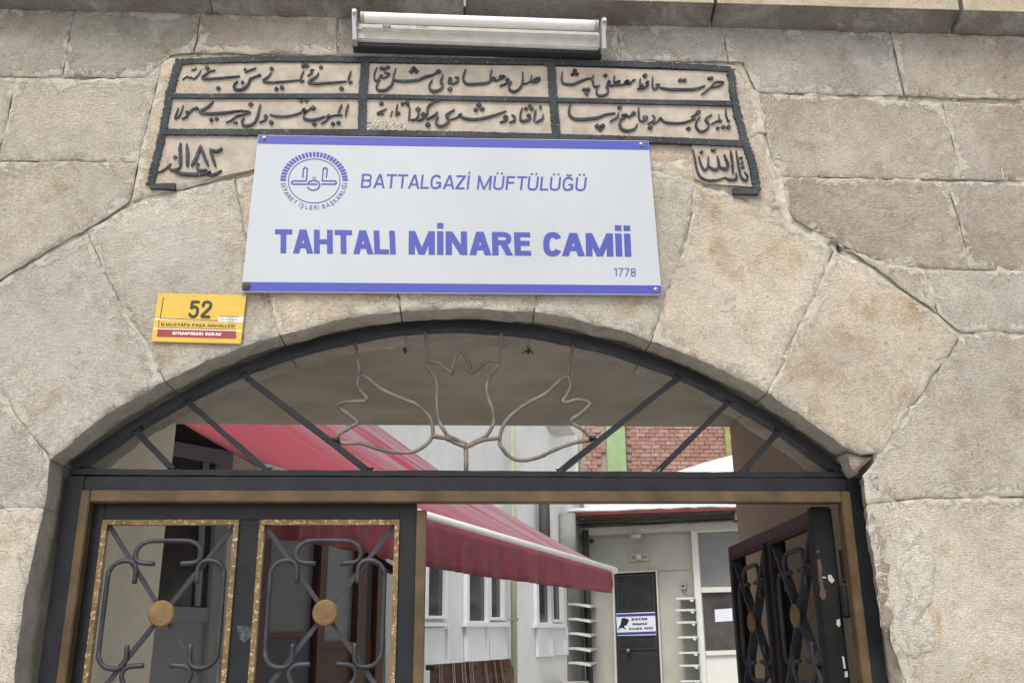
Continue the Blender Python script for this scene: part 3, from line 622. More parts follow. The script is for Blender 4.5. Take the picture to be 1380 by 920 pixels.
K = [
 (230, 84, S, [[14,148,215,185,190,215,175,235,200,260,185,280,205,305,200,345,160,380,100],[14,262,95,300,88,322,68],[24,560,98,490,110,440,150,395,190,440,205,560,200,680,190,780,180,870,172],[14,940,125,1000,95,1078,70],[26,845,235,805,275,800,325,870,345,940,315,985,260,1000,210,1050,185,1120,158]],
   [(458,65,28),(600,320,28),(938,85,18),(905,245,20),(1120,160,24)]),
 (360, 84, S, [[24,48,130,10,180,-55,228,0,250,120,248,250,238,400,222],[20,462,110,440,150,418,225,440,240,465,225],[14,590,90,555,95,548,115,570,125,540,150,510,168],[24,650,130,625,175,560,215,520,248,580,265,700,262,850,250,1000,238],[22,1060,110,1045,150,1025,220,1045,255,1075,235]],
   [(55,75,26),(115,328,26),(185,312,28),(455,40,26),(505,42,26),(480,15,24),(680,57,26),(940,325,30)]),
 (230, 84, S, [[18,95,570,80,620,50,705,100,685,130,630,155,545],[20,140,712,200,680,225,640,270,595,330,560],[30,535,488,500,530,430,585,365,615,400,640,520,645,680,635,800,618,910,605],[16,700,755,760,730,820,685,880,665,940,650,1005,625,950,612,910,622],[28,925,700,895,750,920,790,990,795,1060,755,1095,680,1115,600,1132,530],[16,1120,755,1180,730,1215,690]],
   [(205,625,24),(325,575,24),(510,718,26),(580,712,26),(830,758,18),(800,755,14),(1010,525,32),(1200,675,26)]),
 (360, 84, S, [[24,35,655,120,680,250,680,350,660,430,630],[20,430,635,445,600,470,585,490,610,460,640,510,610,560,570],[28,465,660,465,705,540,725,640,712,730,680],[14,680,770,730,745,770,705,790,690],[14,800,680,860,665,950,662],[18,945,530,915,590,895,665],[18,1025,525,1005,590,985,680]],
   [(48,752,30),(580,568,32),(430,485,24),(495,478,28),(595,775,30),(780,680,34),(830,770,28),(900,757,28)]),
 (494, 84, S, [[22,130,65,105,120,95,200,130,230,165,190,180,165,200,165,200,200],[18,215,200,270,165,290,140,225,128],[26,370,80,345,150,335,220,310,290,240,345,160,350,125,320,140,260,170,210],[28,335,215,420,232,540,232,660,215,740,180,830,158,900,120],[26,830,225,795,280,805,340,870,360,940,330,965,280,935,240,960,180,960,150],[22,1030,245,1045,200,1075,205,1060,255,1030,250],[22,1120,185,1160,195,1150,240,1080,272]],
   [(190,68,24),(225,78,22),(270,60,28),(910,112,34),(595,72,30),(565,110,28),(630,108,30),(850,365,24),(1055,332,32)]),
 (494, 84, S, [[22,250,585,190,615,135,645,220,652],[18,325,610,300,680],[18,392,520,375,610,375,680],[22,545,560,540,640,530,730],[20,655,600,655,660,620,715,555,722],[22,640,732,710,710,750,660],[22,920,480,860,495,790,540,770,580,765,640,740,690],[20,900,625,850,670,760,718],[26,1110,595,1050,630,1005,670,1045,720,1000,780,930,800,880,770,880,720,905,685],[20,1060,722,1130,700,1185,665]],
   [(185,518,30),(400,640,26),(455,520,24),(510,505,30),(525,535,18),(650,588,32),(720,655,34),(775,782,34),(1190,655,20)]),
 (620, 84, S, [[30,70,90,50,150,42,220,90,270,200,272,320,262,380,235,385,170,400,100],[18,385,215,420,190,450,210,400,235],[22,450,235,510,205,560,180,500,185,520,165,575,175],[20,505,295,570,270,615,235,620,205],[26,650,240,620,290,625,340,680,365,740,340,785,270,795,200,792,120],[16,790,270,850,258,890,225,905,160],[24,900,240,960,205,1010,200,970,240,900,245]],
   [(600,215,26),(975,200,20)]),
 (620, 84, S, [[30,-20,660,20,690,100,715,200,718,320,700,440,665,580,615],[24,505,755,560,740,600,700,570,670],[24,625,755,690,735,690,690,655,660],[26,790,570,765,640,765,720,800,740,870,720,890,670,860,655],[26,960,600,945,660,935,740],[24,1055,655,1040,710,960,755],[14,1010,560,1020,585]],
   [(238,532,32),(200,592,28),(280,585,34),(570,690,28),(865,665,26),(885,545,26),(835,580,26),(905,578,28),(1018,555,16)]),
 (750, 86, S, [[26,75,100,65,180,80,240,160,258,230,250,300,220,380,190,450,178],[22,470,140,455,200,480,285,520,275],[22,545,265,510,320,515,385,580,400,640,375,655,325,630,290,650,270],[20,640,250,660,210,680,235,650,265,720,270,790,240,800,210,740,230],[22,735,150,730,200,735,240],[18,740,268,830,260,920,235,900,205,860,235,930,250,960,210,1000,195],[20,1060,180,1058,240,1050,300],[20,1025,312,1100,300,1160,260,1160,220,1130,235]],
   [(232,78,26),(205,130,28),(258,125,28),(348,322,26),(400,320,28),(382,368,26),(620,145,28),(1085,270,22),(1120,142,30)]),
 (750, 86, S, [[34,180,510,162,560,165,640,220,690,300,700,400,695,520,680,620,640,740,622],[24,785,615,770,670,680,725],[32,1025,760,985,820,900,845,825,820,800,760,820,700,870,665,830,640],[22,830,640,880,640,920,665,970,630],[24,1040,550,1040,630,1050,710],[24,1050,715,1110,715,1150,675,1100,660]],
   [(800,545,30),(515,782,30),(585,778,32),(555,825,30),(975,625,32),(870,650,24),(1130,670,24)]),
 (870, 90, S, [[22,10,230,35,190],[22,92,125,88,200,100,275,150,260,175,220,130,225],[30,190,260,280,280,400,285,520,285,650,275,750,240],[18,710,345,760,310,820,260,890,190,990,195,930,240,830,262]],
   [(440,165,28),(495,165,28),(835,140,26),(805,140,20)]),
 (870, 90, S, [[24,90,610,115,640,100,680,30,718],[24,95,720,150,690,190,650,240,695,340,710,460,708,560,680,630,650],[24,580,630,640,600,680,570],[26,690,630,650,680,640,750,690,810,750,805,800,750,790,700,760,670,790,630,840,605],[16,830,722,890,690,930,670,930,600],[18,1018,520,1020,600,1045,680,1070,675]],
   [(0,640,26),(62,762,32),(188,645,18),(670,568,34),(545,778,30),(950,680,24),(915,770,26),(985,757,28),(1050,757,30)]),
 (200, 180, 11.08, [[24,145,580,220,545,290,490,335,445],[30,290,490,340,540,420,530,470,500],[50,478,145,470,250,475,400,470,500],[50,572,160,580,280,580,400,575,480],[44,640,475,700,380,775,180],[44,775,180,830,330,890,470],[44,920,230,950,340,1000,480],[38,920,230,1000,260,1060,240,1095,210],[44,370,540,460,585,600,605,740,605,850,585,920,560],[44,850,590,930,620,1010,600,1085,550],[30,720,480,730,530,790,545,870,535]],
   [(395,345,32),(735,450,26)]),
 (920, 185, 11.08, [[30,155,180,180,300,215,480,270,590,380,640,520,635,640,595],[36,640,600,700,630,780,625,810,600,800,530],[36,720,200,740,350,755,540],[30,245,285,275,400,330,485,380,420,385,285],[36,385,420,480,480,545,420,520,280],[40,545,430,640,470,680,410,625,260],[30,800,200,820,300,845,450,880,590,950,640,975,580,930,515],[26,430,180,470,195,500,165]],
   [(285,212,26),(875,305,26),(890,375,26),(903,442,26)]),
]
for ox, oy, s, strokes, dots in K:
    mb = MB(); T = crop(ox, oy, s); k = 0
    for st_ in strokes:
        w = st_[0] / s * 1.03; pts = [T(st_[i], st_[i + 1]) for i in range(1, len(st_), 2)]
        ribbon(mb, pts, w, WALL, .002, .0078 + .00025 * (k % 9), taper=.5, n=4, jit=.06); k += 1
    for x, y, r in dots:
        q = T(x, y); r = r / s * 1.08; add_plate(mb, [(q[0] - r, q[1] + .1), (q[0], q[1] - r * .85), (q[0] + r, q[1] - .1), (q[0], q[1] + r * .85)], WALL, .002, .0078 + .00025 * (k % 9)); k += 1
    mb.build('calligraphy', INK, insc)
# crumbling patch over the second line
mb = MB()
for i in range(150):
    x = 494 + random.random() * 52; yb = 178; yt = 166 + 6 * abs(math.sin(x * .3)) - (8 if x < 515 else 0) * 0; y = random.uniform(162 + (x - 494) * .10, 177.5); r = random.uniform(1.4, 3.4)
    c = WALL.at(x, y, .006); rr = r * .0015
    a = [c + Vector((math.cos(g) * rr * random.uniform(.6, 1.3), 0, math.sin(g) * rr * random.uniform(.6, 1.3))) for g in (0, 1.1, 2.2, 3.3, 4.4, 5.5)]
    mb.add(a + [c + Vector((0, -rr * random.uniform(.3, .9), 0))], [(i_, (i_ + 1) % 6, 6) for i_ in range(6)])
mb.build('crumbled_plaster', mat('pale_crumbled_plaster', (.54, .50, .42), .95, .1, noise_amt=.35, scale=120), insc)

# ------------------------------------------------------------------ lamp above the slab
lamp = thing('fluorescent_lamp', 'old white fluorescent tube lamp on a dark base above the inscription', 'lamp', WALL.at(648, 40))
pa = lambda x, y, off: WALL.at(x, y, off)
def lampbar(name, yl, yr, hl, m, off0, off1, x0=482, x1=808, **k):
    return plate(name, [(x0, yl), (x1, yr), (x1, yr + hl), (x0, yl + hl)], WALL, off0, off1, m, lamp, **k)
lampbar('base', 54, 64, 8, LDARK, .0, .030, 475, 812, bevel=.002)
lampbar('housing', 31, 43, 22, LAMPW, .002, .040, 480, 808, bevel=.003)
mb = MB(); a, b = pa(481, 38.5, .044), pa(807, 49, .044); mb.bar(a, b, .004, .004, (0, 1, 0)); mb.build('housing_ridge', LAMPW, lamp)
a, b = pa(486, 23.5, .066), pa(806, 35, .066); mb = MB(); mb.tube([a.lerp(b, t / 12) for t in range(13)], .0128, 16); mb.build('tube', TUBE, lamp, smooth=True)
for p, q in ((a, a.lerp(b, .016)), (b.lerp(a, .016), b)):
    mb = MB(); mb.tube([p, q], .0134, 16); mb.build('tube_cap', GREYP, lamp)
for x, y in ((477.5, 12), (814, 24)):
    mb = MB(); s = 1 if x < 600 else -1
    add_plate(mb, [(x - 3.5, y), (x + 3.5, y), (x + 3.5, y + 9), (x + 2.5 , y + 20), (x + 3.5, y + 42), (x - 2.5, y + 42), (x - 3, y + 22), (x - 3.5, y + 9)], WALL, .036, .062)
    mb.build('tube_holder', GREYP, lamp, bevel=.0015)
    mb = MB(); c = pa(x - s * 0, y + 4, .0625); mb.box((c.x - .004, c.y, c.z - .004), (c.x + .004, c.y - .006, c.z + .004)); mb.build('holder_clip', LAMPW, lamp)
mb = MB(); c = pa(521, 35, .041); mb.disc(c, (0, -1, 0), .0095, .004, 20); mb.build('starter', GREYP, lamp)
mb = MB(); text_on(mb, '20 W 220 V', [(561, 35.0), (578, 35.5), (578, 38.2), (561, 37.7)], WALL, .0398, .0404); mb.build('faded_print', mat('faded_ochre_print', (.36, .27, .14), .6, .2), lamp)

# ------------------------------------------------------------------ blue and white sign
SP = Plane(WALL.at(600, 300) + Vector((0, -.012, 0)), (0, -1, 0))
sign = thing('mosque_name_sign', 'white rectangular sign with blue bands and blue lettering screwed over the arch', 'sign', SP.at(608, 290))
plate('panel', [(348, 182), (874, 190), (892, 397), (325, 393)], SP, -.006, 0, SIGNW, sign)
plate('top_band', [(348.5, 182.6), (873.6, 190.6), (874.7, 202), (347.2, 193.4)], SP, -.0004, .0006, SIGNB, sign)
plate('bottom_band', [(326.8, 379.8), (890.8, 384.6), (891.6, 396), (325.8, 392)], SP, -.0004, .0006, SIGNB, sign)
mb = MB(); text_on(mb, 'BATTALGAZİ MÜFTÜLÜĞÜ', [(488, 234.2), (791, 239), (789, 257.3), (486, 253)], SP, 0, .0006, .150, .15); mb.build('lettering', SIGNT, sign)
for wd_, x0, x1 in (('TAHTALI', 370.5, 533.5), ('MİNARE', 551, 716), ('CAMİİ', 732, 851)):
    ty = lambda x: 308.8 + (x - 371) * .0125; by = lambda x: 341 + (x - 370) * .0098
    mb = MB(); text_on(mb, wd_, [(x0, ty(x0)), (x1 - 1.5, ty(x1)), (x1, by(x1)), (x0 - .5, by(x0))], SP, 0, .0006, .245, .085); mb.build('lettering', SIGNT, sign)
mb = MB(); text_on(mb, '1778', [(827, 360.8), (857, 361.4), (857, 372.4), (827, 371.6)], SP, 0, .0006, .15, .14); mb.build('lettering', SIGNT2, sign)
E = crop(370, 198, 9.785)
def ell(cx, cy, rx, ry, a): return (cx + rx * math.cos(R(a)), cy - ry * math.sin(R(a)))
ecx, ecy = 522, 448
mb = MB()
for k in range(27):
    a = 2.5 + k * 175 / 26; hw = 2.35
    add_plate(mb, [E(*ell(ecx, ecy, 446, 380, a - hw)), E(*ell(ecx, ecy, 446, 380, a + hw)), E(*ell(ecx, ecy, 372, 318, a + hw)), E(*ell(ecx, ecy, 372, 318, a - hw))], SP, 0, .0006)
o = mb.build('emblem_teeth', SIGNB, sign)
mb = MB(); ring = [E(*ell(ecx, ecy, 340, 290, a)) for a in range(0, 361, 6)]; ribbon(mb, ring, 1.1, SP, 0, .0006, taper=1, n=1, cap=False)
bw = 1.75
for k, pts in enumerate([[(370,400),(380,290),(405,270),(432,290),(418,448),(240,448),(222,470),(240,490),(415,490)],
            [(682,400),(695,290),(665,272),(642,290),(628,448),(800,448),(818,470),(800,490),(620,490)],
            [(560,490),(435,490),(460,455),(520,437),(580,460),(597,505),(570,552),(510,572),(460,560),(436,533)]]):
    pp = [E(*p) for p in pts]
    for j in range(len(pp) - 1): ribbon(mb, [pp[j], pp[j + 1]], bw, SP, 0, .0007 + .00005 * ((j + k) % 4), taper=1, n=1)
for x in (510, 538): add_plate(mb, [E(x - 9, 397), E(x + 9, 397), E(x + 9, 416), E(x - 9, 416)], SP, 0, .0006)
mb.build('emblem', SIGNT, sign)
mb = MB(); txt = 'DİYANET İŞLERİ BAŞKANLIĞI'; wid = {'I': .42, 'İ': .42, ' ': .5}; tot = sum(wid.get(c, 1) for c in txt); acc = 0
for ch in txt:
    w = wid.get(ch, 1); a = 183.5 + (acc + w / 2) / tot * 173; acc += w
    if ch == ' ': continue
    gw, P = glyph(ch, .17)
    for k, pc in enumerate(P):
        o1 = .0006 + .00003 * (k % 6)
        for qd in pc:
            fr = []
            for x, y in qd:
                uu = (x - gw / 2) * 50; rr = 1.0 - (y - .5) * .155; aa = a + math.degrees(uu / 400); fr.append(SP.at(*E(*ell(ecx, ecy, 408 * rr, 352 * rr, aa)), o1))
            mb.prism(fr, [v - SP.n * o1 for v in fr])
mb.build('emblem_lettering', SIGNT2, sign)
for x, y, r, m in ((356, 186.5, .0052, STEEL), (864.5, 195, .0052, STEEL), (884, 390.5, .0052, STEEL), (332, 385.5, .0095, RUSTY)):
    mb = MB(); mb.disc(SP.at(x, y, .0004), (0, -1, 0), r, .002, 18, .0012); o = mb.build('screw', m, sign, smooth=False)
    mb = MB(); mb.disc(SP.at(x, y, .0034), (0, -1, 0), r * .42, .0012, 12); mb.build('screw_socket', LDARK, o)
    if m is RUSTY: o['label'] = 'large rusty washer and screw'

# ------------------------------------------------------------------ house number plate
NP = Plane((0, -.006, 0), (0, -1, 0)); N = crop(190, 380, 8.625); nq = lambda *p: [N(*q) for q in p]
num = thing('house_number_plate', 'yellow house number plate reading 52 fixed on the arch stones', 'number plate', NP.at(268, 430))
plate('plate', nq((198, 125), (1225, 150), (1160, 718), (118, 690)), NP, -.004, 0, YEL, num, bevel=.0006)
mb = MB()
for p, w in (([(262, 180), (222, 420)], 1.0), ([(222, 422), (900, 446)], .9), ([(915, 397), (1130, 402)], .8), ([(211, 445), (203, 528)], .9), ([(203, 530), (1105, 550)], .7)):
    ribbon(mb, [N(*q) for q in p], w, NP, 0, .0005, taper=1, n=1)
mb.build('plate_lines', PBLK, num)
mb = MB(); add_plate(mb, nq((155, 424), (915, 439), (913, 450), (153, 436)), NP, 0, .00035); add_plate(mb, nq((145, 534), (1172, 560), (1171, 571), (143, 544)), NP, 0, .00035); add_plate(mb, nq((905, 403), (1192, 410), (1186, 467), (900, 459)), NP, 0, .0006)
mb.build('white_strips', PWHT, num)
plate('red_strip', nq((196, 546), (1104, 568), (1108, 650), (1096, 658), (190, 633), (182, 625)), NP, 0, .0004, PRED, num)
mb = MB(); w5 = 34 / 8.625
for k, p in enumerate([[(670, 232), (598, 230)], [(598, 230), (585, 300)], [(585, 300), (625, 287), (655, 310), (652, 365), (620, 400), (580, 396), (567, 372)], [(722, 278), (732, 244), (770, 230), (808, 248), (806, 290), (760, 340), (712, 385), (708, 402)], [(708, 402), (790, 404)]]):
    ribbon(mb, [N(*q) for q in p], w5, NP, 0, .0005 + .00004 * k, taper=1, n=4)
mb.build('numerals', PBLK, num)
mb = MB(); text_on(mb, 'B.MUSTAFA PAŞA MAHALLESİ', nq((237, 473), (1095, 492), (1088, 528), (232, 508)), NP, 0, .0005, .17, .2); mb.build('lettering', PBLK, num)
mb = MB(); text_on(mb, 'SITMAPINARI SOKAK', nq((370, 576), (937, 590), (930, 623), (362, 609)), NP, 0, .0008, .24, .16); mb.build('lettering', PWHT, num)
mb = MB(); ribbon(mb, [N(*ell(942, 432, 17, 15, a)) for a in range(0, 361, 30)], .9, NP, 0, .0009, taper=1, n=1, cap=False)
text_on(mb, 'MALATYA', nq((1010, 409), (1080, 411), (1080, 419), (1010, 417)), NP, 0, .0009); text_on(mb, 'BÜYÜKŞEHİR', nq((975, 423), (1117, 428), (1116, 445), (974, 440)), NP, 0, .0009, .22); text_on(mb, 'BELEDİYESİ', nq((1008, 450), (1082, 452), (1082, 460), (1008, 458)), NP, 0, .0009)
mb.build('city_mark', PBLU, num)

# ------------------------------------------------------------------ gate
GY = .07
gate = thing('iron_gate', 'black and bronze painted iron gate with a tulip fanlight under the stone arch', 'gate', (0, GY, 0))
g = lambda x, y, off=0: GATE.at(x, y, off)
def vert(xa_, ya_, xb_, yb_): # world x of an upright
    return (g(xa_, ya_).x + g(xb_, yb_).x) / 2
FLo, FLi, FLb = vert(88, 640, 54, 920), vert(113, 664, 80, 920), vert(124, 680, 93, 920)
FRo, FRi, FRb = vert(1160, 645, 1196, 920), vert(1142.5, 664, 1171, 920), vert(1131, 677, 1158, 920)
zt0 = (g(88, 640).z + g(1160, 645).z) / 2; zt1 = (g(113, 662).z + g(1142, 662).z) / 2; zt2 = (g(124, 679).z + g(1131, 677).z) / 2
mb = MB(); mb.box((FLo, GY - .006, 0), (FLi, GY + .045, zt0)); mb.build('frame_post', BLACK, gate, bevel=.002)
mb = MB(); mb.box((FRi, GY - .006, 0), (FRo, GY + .045, zt0)); mb.build('frame_post', BLACK, gate, bevel=.002)
mb = MB(); mb.box((FLi + .0005, GY - .005, zt1), (FRi - .0005, GY + .045, zt0 - .001)); mb.build('frame_head', BLACK, gate, bevel=.002)
for nm, a, b in (('bronze_stop', (FLi + .0005, GY - .018, 0), (FLb, GY + .012, zt1 - .001)), ('bronze_stop', (FRb, GY - .018, 0), (FRi - .0005, GY + .012, zt1 - .001)), ('bronze_stop', (FLb + .0005, GY - .017, zt2), (FRb - .0005, GY + .012, zt1 - .0005))):
    mb = MB(); mb.box(a, b); mb.build(nm, BRONZE, gate, bevel=.002)
# fanlight
arc = [(96, 630), (121, 613), (151, 592), (179, 573), (249, 533), (323, 497), (400, 470), (460, 455), (537, 441), (620, 437), (714, 444), (769, 455), (830, 469), (920, 501), (987, 535), (1055, 576), (1094, 604), (1132, 633)]
def flat_arc(name, pts, wpx, off0, off1, m, n=6, jit=.08):
    mb = MB(); ribbon(mb, pts, wpx, GATE, off0, off1, taper=1, n=n, jit=jit, cap=False); return mb.build(name, m, gate)
flat_arc('arch_bar', arc, 11.5, -.03, .004, BLACK)
flat_arc('transom_bar', [(93, 635), (300, 636.5), (626, 637.5), (900, 639), (1140, 639)], 7.5, -.03, .003, BLACK, n=20, jit=.12)
for a, b in (((179, 577), (232, 632)), ((248, 537), (360, 634)), ((325, 502), (497, 634)), ((917, 506), (754, 635)), ((985, 539), (886, 635)), ((1052, 579), (1002, 635))):
    mb = MB(); mb.bar(g(*a, .0) + Vector((0, .012, 0)), g(*b, .0) + Vector((0, .012, 0)), .0125, .02, (0, 1, 0), n=10, jit=.10); mb.build('fan_bar', BLACK, gate)
Z3 = crop(440, 440, 5.1125); Z2 = crop(570, 470, 5.11); Z7 = crop(430, 420, 3.45)
def rod(pts, T=None, r=.0043, n=5):
    pp = smooth_pts([T(*p) if T else p for p in pts], n); mb = MB()
    mb.tube([g(x, y) + Vector((0, .012 + .002 * math.sin(i * .7), 0)) for i, (x, y) in enumerate(pp)], r, 8, jit=.10); mb.build('tulip_rod', RUST, gate, smooth=True)
rod([(190, 75), (205, 170), (228, 315)], Z3, .0038)
rod([(235, 322), (280, 345), (340, 395), (430, 450), (530, 490), (620, 530), (690, 590), (725, 650), (733, 740)], Z3)
rod([(733, 740), (700, 790), (640, 835), (560, 860), (450, 852), (350, 835), (240, 795), (110, 795), (60, 768)], Z3)
rod([(235, 322), (212, 360), (220, 420), (268, 475), (262, 500), (200, 508), (120, 510), (75, 535), (110, 570), (190, 630), (205, 660), (150, 690), (90, 725), (60, 765)], Z3)
rod([(10, -150), (22, -60), (40, 75)], Z2, .0038)
rod([(30, 75), (90, 80), (140, 110), (185, 150), (200, 152), (207, 100), (232, 25), (262, 0), (298, 45), (322, 110), (335, 155), (380, 125), (440, 75), (500, 72), (525, 75)], Z2)
rod([(28, 80), (35, 115), (70, 165), (95, 230), (95, 330), (100, 430), (115, 500), (150, 560), (175, 590), (240, 620), (295, 645)], Z2)
rod([(525, 75), (500, 130), (455, 190), (440, 260), (455, 340), (480, 410), (488, 490), (460, 560), (420, 600), (340, 640), (295, 655)], Z2)
rod([(540, -145), (540, -40), (525, 75)], Z2, .0038); rod([(295, 655), (298, 750), (297, 850)], Z2, .005)
rod([(65, 590), (150, 605), (220, 635), (295, 665)], Z2, .005); rod([(295, 665), (360, 640), (430, 615), (525, 605)], Z2, .005)
rod([(1187, 125), (1175, 200), (1158, 292)], Z7, .0038)
rod([(1160, 290), (1120, 315), (1060, 370), (980, 415), (900, 470), (855, 530), (840, 600), (860, 640), (900, 675), (945, 685), (1030, 668), (1110, 630), (1190, 603), (1270, 590)], Z7)
rod([(1160, 290), (1172, 340), (1155, 380), (1135, 410), (1160, 412), (1210, 403), (1262, 418), (1240, 450), (1200, 480), (1175, 500), (1200, 525), (1240, 550), (1272, 585)], Z7)
for x, y in ((127, 632), (186, 578), (497, 633), (360, 633), (232, 632), (756, 634), (887, 634), (1003, 634), (530, 637), (600, 640), (1052, 580), (452, 592), (800, 590)):
    mb = MB(); c = g(x, y) + Vector((0, .004, 0)); vs = []
    for k in range(16): vs.append(c + Vector((random.uniform(-.012, .012), random.uniform(-.006, .004), random.uniform(-.006, .006))))
    me_b = bmesh.new(); [me_b.verts.new(v) for v in vs]; bmesh.ops.convex_hull(me_b, input=me_b.verts[:]); me_b.verts.ensure_lookup_table()
    bad = [v for v in me_b.verts if not v.link_faces]; bmesh.ops.delete(me_b, geom=bad, context='VERTS'); me_b.verts.index_update()
    mb.add([v.co.copy() for v in me_b.verts], [tuple(v.index for v in f.verts) for f in me_b.faces]); me_b.free(); mb.build('weld_bead', BLACK, gate)

# leaves, described in leaf coordinates: u from the hinge, v height, w depth from the front face
HU = FLb + .001; zT = zt2 - .002
uw = lambda x, y: g(x, y).x - HU
P1 = (uw(136.5, 699), uw(321, 701)); P2 = (uw(349, 701), uw(538, 703)); PT = g(216, 699).z; PC = g(216, 826).z; PB = PC - (PT - PC)
UE = uw(561, 703); UW = uw(575, 690)
def make_leaf(M, label, back=False):
    lf = bpy.data.objects.new('gate_leaf', None); COL.objects.link(lf); lf.parent = gate; o0 = M @ Vector((0, 0, 0)); lf.location = o0 - wloc[gate.name]; wloc[lf.name] = o0; lf['label'] = label
    nrm = (M.to_3x3() @ Vector((0, 1, 0))).normalized()
    def bx(name, u0, v0, u1, v1, w0, w1, m, bevel=.0015):
        mb = MB(); mb.box((u0, w0, v0), (u1, w1, v1)); mb.v = [tuple(M @ Vector(v)) for v in mb.v]; return mb.build(name, m, lf, bevel=bevel)
    ztp = zT + (0 if back else .013)
    bx('stile', 0 if back else -.013, .06, P1[0], ztp, .0, .04, BLACK); bx('stile', P1[1], .0605, P2[0], PT, .001, .039, BLACK); bx('stile', P2[1], .06, UE, ztp, .0, .04, BLACK)
    bx('top_rail', P1[0] + .0003, PT + .0003, P2[1] - .0003, ztp - .0005, .0005, .0395, BLACK)
    if not back: bx('meeting_strip', UE + .0004, .06, UW, zT - .012, -.014, .012, BRONZE)
    vs_ = [PT, PB - .045, PB - .045 - (PT - PB), PB - .09 - (PT - PB)]
    bx('mid_rail', P1[0] + .0003, PB - .045, P2[1] - .0003, PB, .0012, .0385, BLACK)
    bx('kick_rail', P1[0] + .0003, .0605, P2[1] - .0003, .12, .0012, .0385, BLACK)
    hh = (PT - PB) / 2
    for (ua, ub) in (P1, P2):
        for ct in (PC, PB - .045 - hh):
            cu = (ua + ub) / 2; hw = (ub - ua) / 2; fr = .0105; full = ct == PC
            mb = MB()
            for b_ in ((ua, ct + hh - fr, ub, ct + hh), (ua, ct - hh, ub, ct - hh + fr), (ua, ct - hh + fr + .0002, ua + fr, ct + hh - fr - .0002), (ub - fr, ct - hh + fr + .0002, ub, ct + hh - fr - .0002)):
                if b_[1] < .12: continue
                mb.box((b_[0], -.006, b_[1]), (b_[2], .010, b_[3]))
            mb.v = [tuple(M @ Vector(v)) for v in mb.v]; mb.build('panel_frame' if back else 'gold_panel_frame', BLACKP if back else GOLD, lf)
            if ct - hh < .12: hh2 = ct - .12
            else: hh2 = hh
            for s in (1, -1):
                mb = MB(); mb.bar(M @ Vector((cu - (hw - fr), .008, ct + s * (hh - fr))), M @ Vector((cu + (hw - fr), .008, ct - s * (hh2 - fr))), .0085, (.022 if back else .010) + .0006 * s, nrm, n=12, jit=.08); mb.build('diagonal_bar', IRONG, lf)
            ht = [(-.026, .100), (-.045, .101), (-.058, .1035), (-.066, .111), (-.067, .123), (-.060, .137), (-.044, .1455), (-.022, .147)]
            top = ht + [(-x, z) for x, z in ht[::-1]]
            hs_ = [(-.063, .060), (-.063, .083), (-.065, .096), (-.074, .1045), (-.090, .106), (-.106, .100), (-.116, .086), (-.118, .068)]
            side = hs_ + [(x, -z) for x, z in hs_[::-1]]
            for sh in (top, [(x, -z) for x, z in top], side, [(-x, z) for x, z in side]):
                mb = MB(); pp = smooth_pts(sh, 3); mb.tube([M @ Vector((cu + x, (.004 if back else .001), ct + z)) for x, z in pp], (.0062 if back else .0051), 6, jit=.06); mb.build('scroll', IRONG, lf, smooth=True)
            mb = MB(); mb.disc(M @ Vector((cu, -.002, ct)), -nrm, .0262, .008, 28, .001); mb.build('boss', GOLDD, lf)
    return lf
ML = Matrix.Translation((HU, GY + .0135, 0)); make_leaf(ML, 'closed leaf with gold framed panels and round bosses')
zT_px = g(1092, 681).z
hx = Plane((0, GY + .045, 0), (0, -1, 0)).at(1105, 690).x
far = atz(984, 738, zT)
dv = Vector((far.x - hx, far.y - (GY + .045), 0)); ulen = dv.length; dv.normalize(); nn = Vector((-dv.y, dv.x, 0)) if True else 0
# right leaf: u along dv, face (w negative) towards the passage centre (-X)
w_axis = Vector((dv.y, -dv.x, 0))
if w_axis.x < 0: w_axis = -w_axis
sc = ulen / UW
MR = Matrix(((dv.x * sc, w_axis.x, 0, hx - .012), (dv.y * sc, w_axis.y, 0, GY + .05), (0, 0, 1, 0), (0, 0, 0, 1)))
lr = make_leaf(MR, 'open leaf swung back into the passage', True)
# chipped hinge edge of the open leaf, and its hinge
mb = MB(); q0 = Plane((0, GY + .03, 0), (0, -1, 0)); xA = q0.at(1092, 680).x; xB = q0.at(1118, 680).x
mb.prism([(xA, GY + .03, zT), (xB, GY + .03, zT), (q0.at(1144, 920).x, GY + .03, q0.at(1144, 920).z), (q0.at(1144, 920).x, GY + .03, .05), (xA, GY + .03, .05)], [(xA, GY + .055, zT), (xB, GY + .055, zT), (q0.at(1144, 920).x, GY + .055, q0.at(1144, 920).z), (q0.at(1144, 920).x, GY + .055, .05), (xA, GY + .055, .05)])
mb.build('hinge_stile', BLACKW, lr, bevel=.002)
for i, (y0, y1, r) in enumerate(((741, 786, 6.2), (788, 832, 6.6))):
    a = g(1137, y0, -.02); b = g(1143, y1, -.02); a.x = b.x = (a.x + b.x) / 2; mb = MB(); mb.tube([a, a.lerp(b, .93), b], [.0115, .0115, .006], 14); mb.build('hinge', BLACKW, gate)
sc_m = mat('pale_scuff', (.085, .09, .10), .8, .2, noise_amt=.7, scale=120)
mb = MB(); GF = Plane((0, GY + .0125, 0), (0, -1, 0)); add_plate(mb, [(319, 843), (333, 842), (336, 846), (343, 843), (342, 862), (336, 859), (330, 866), (323, 861)], GF, -.001, .0006); mb.build('tape_scuff', sc_m, gate)
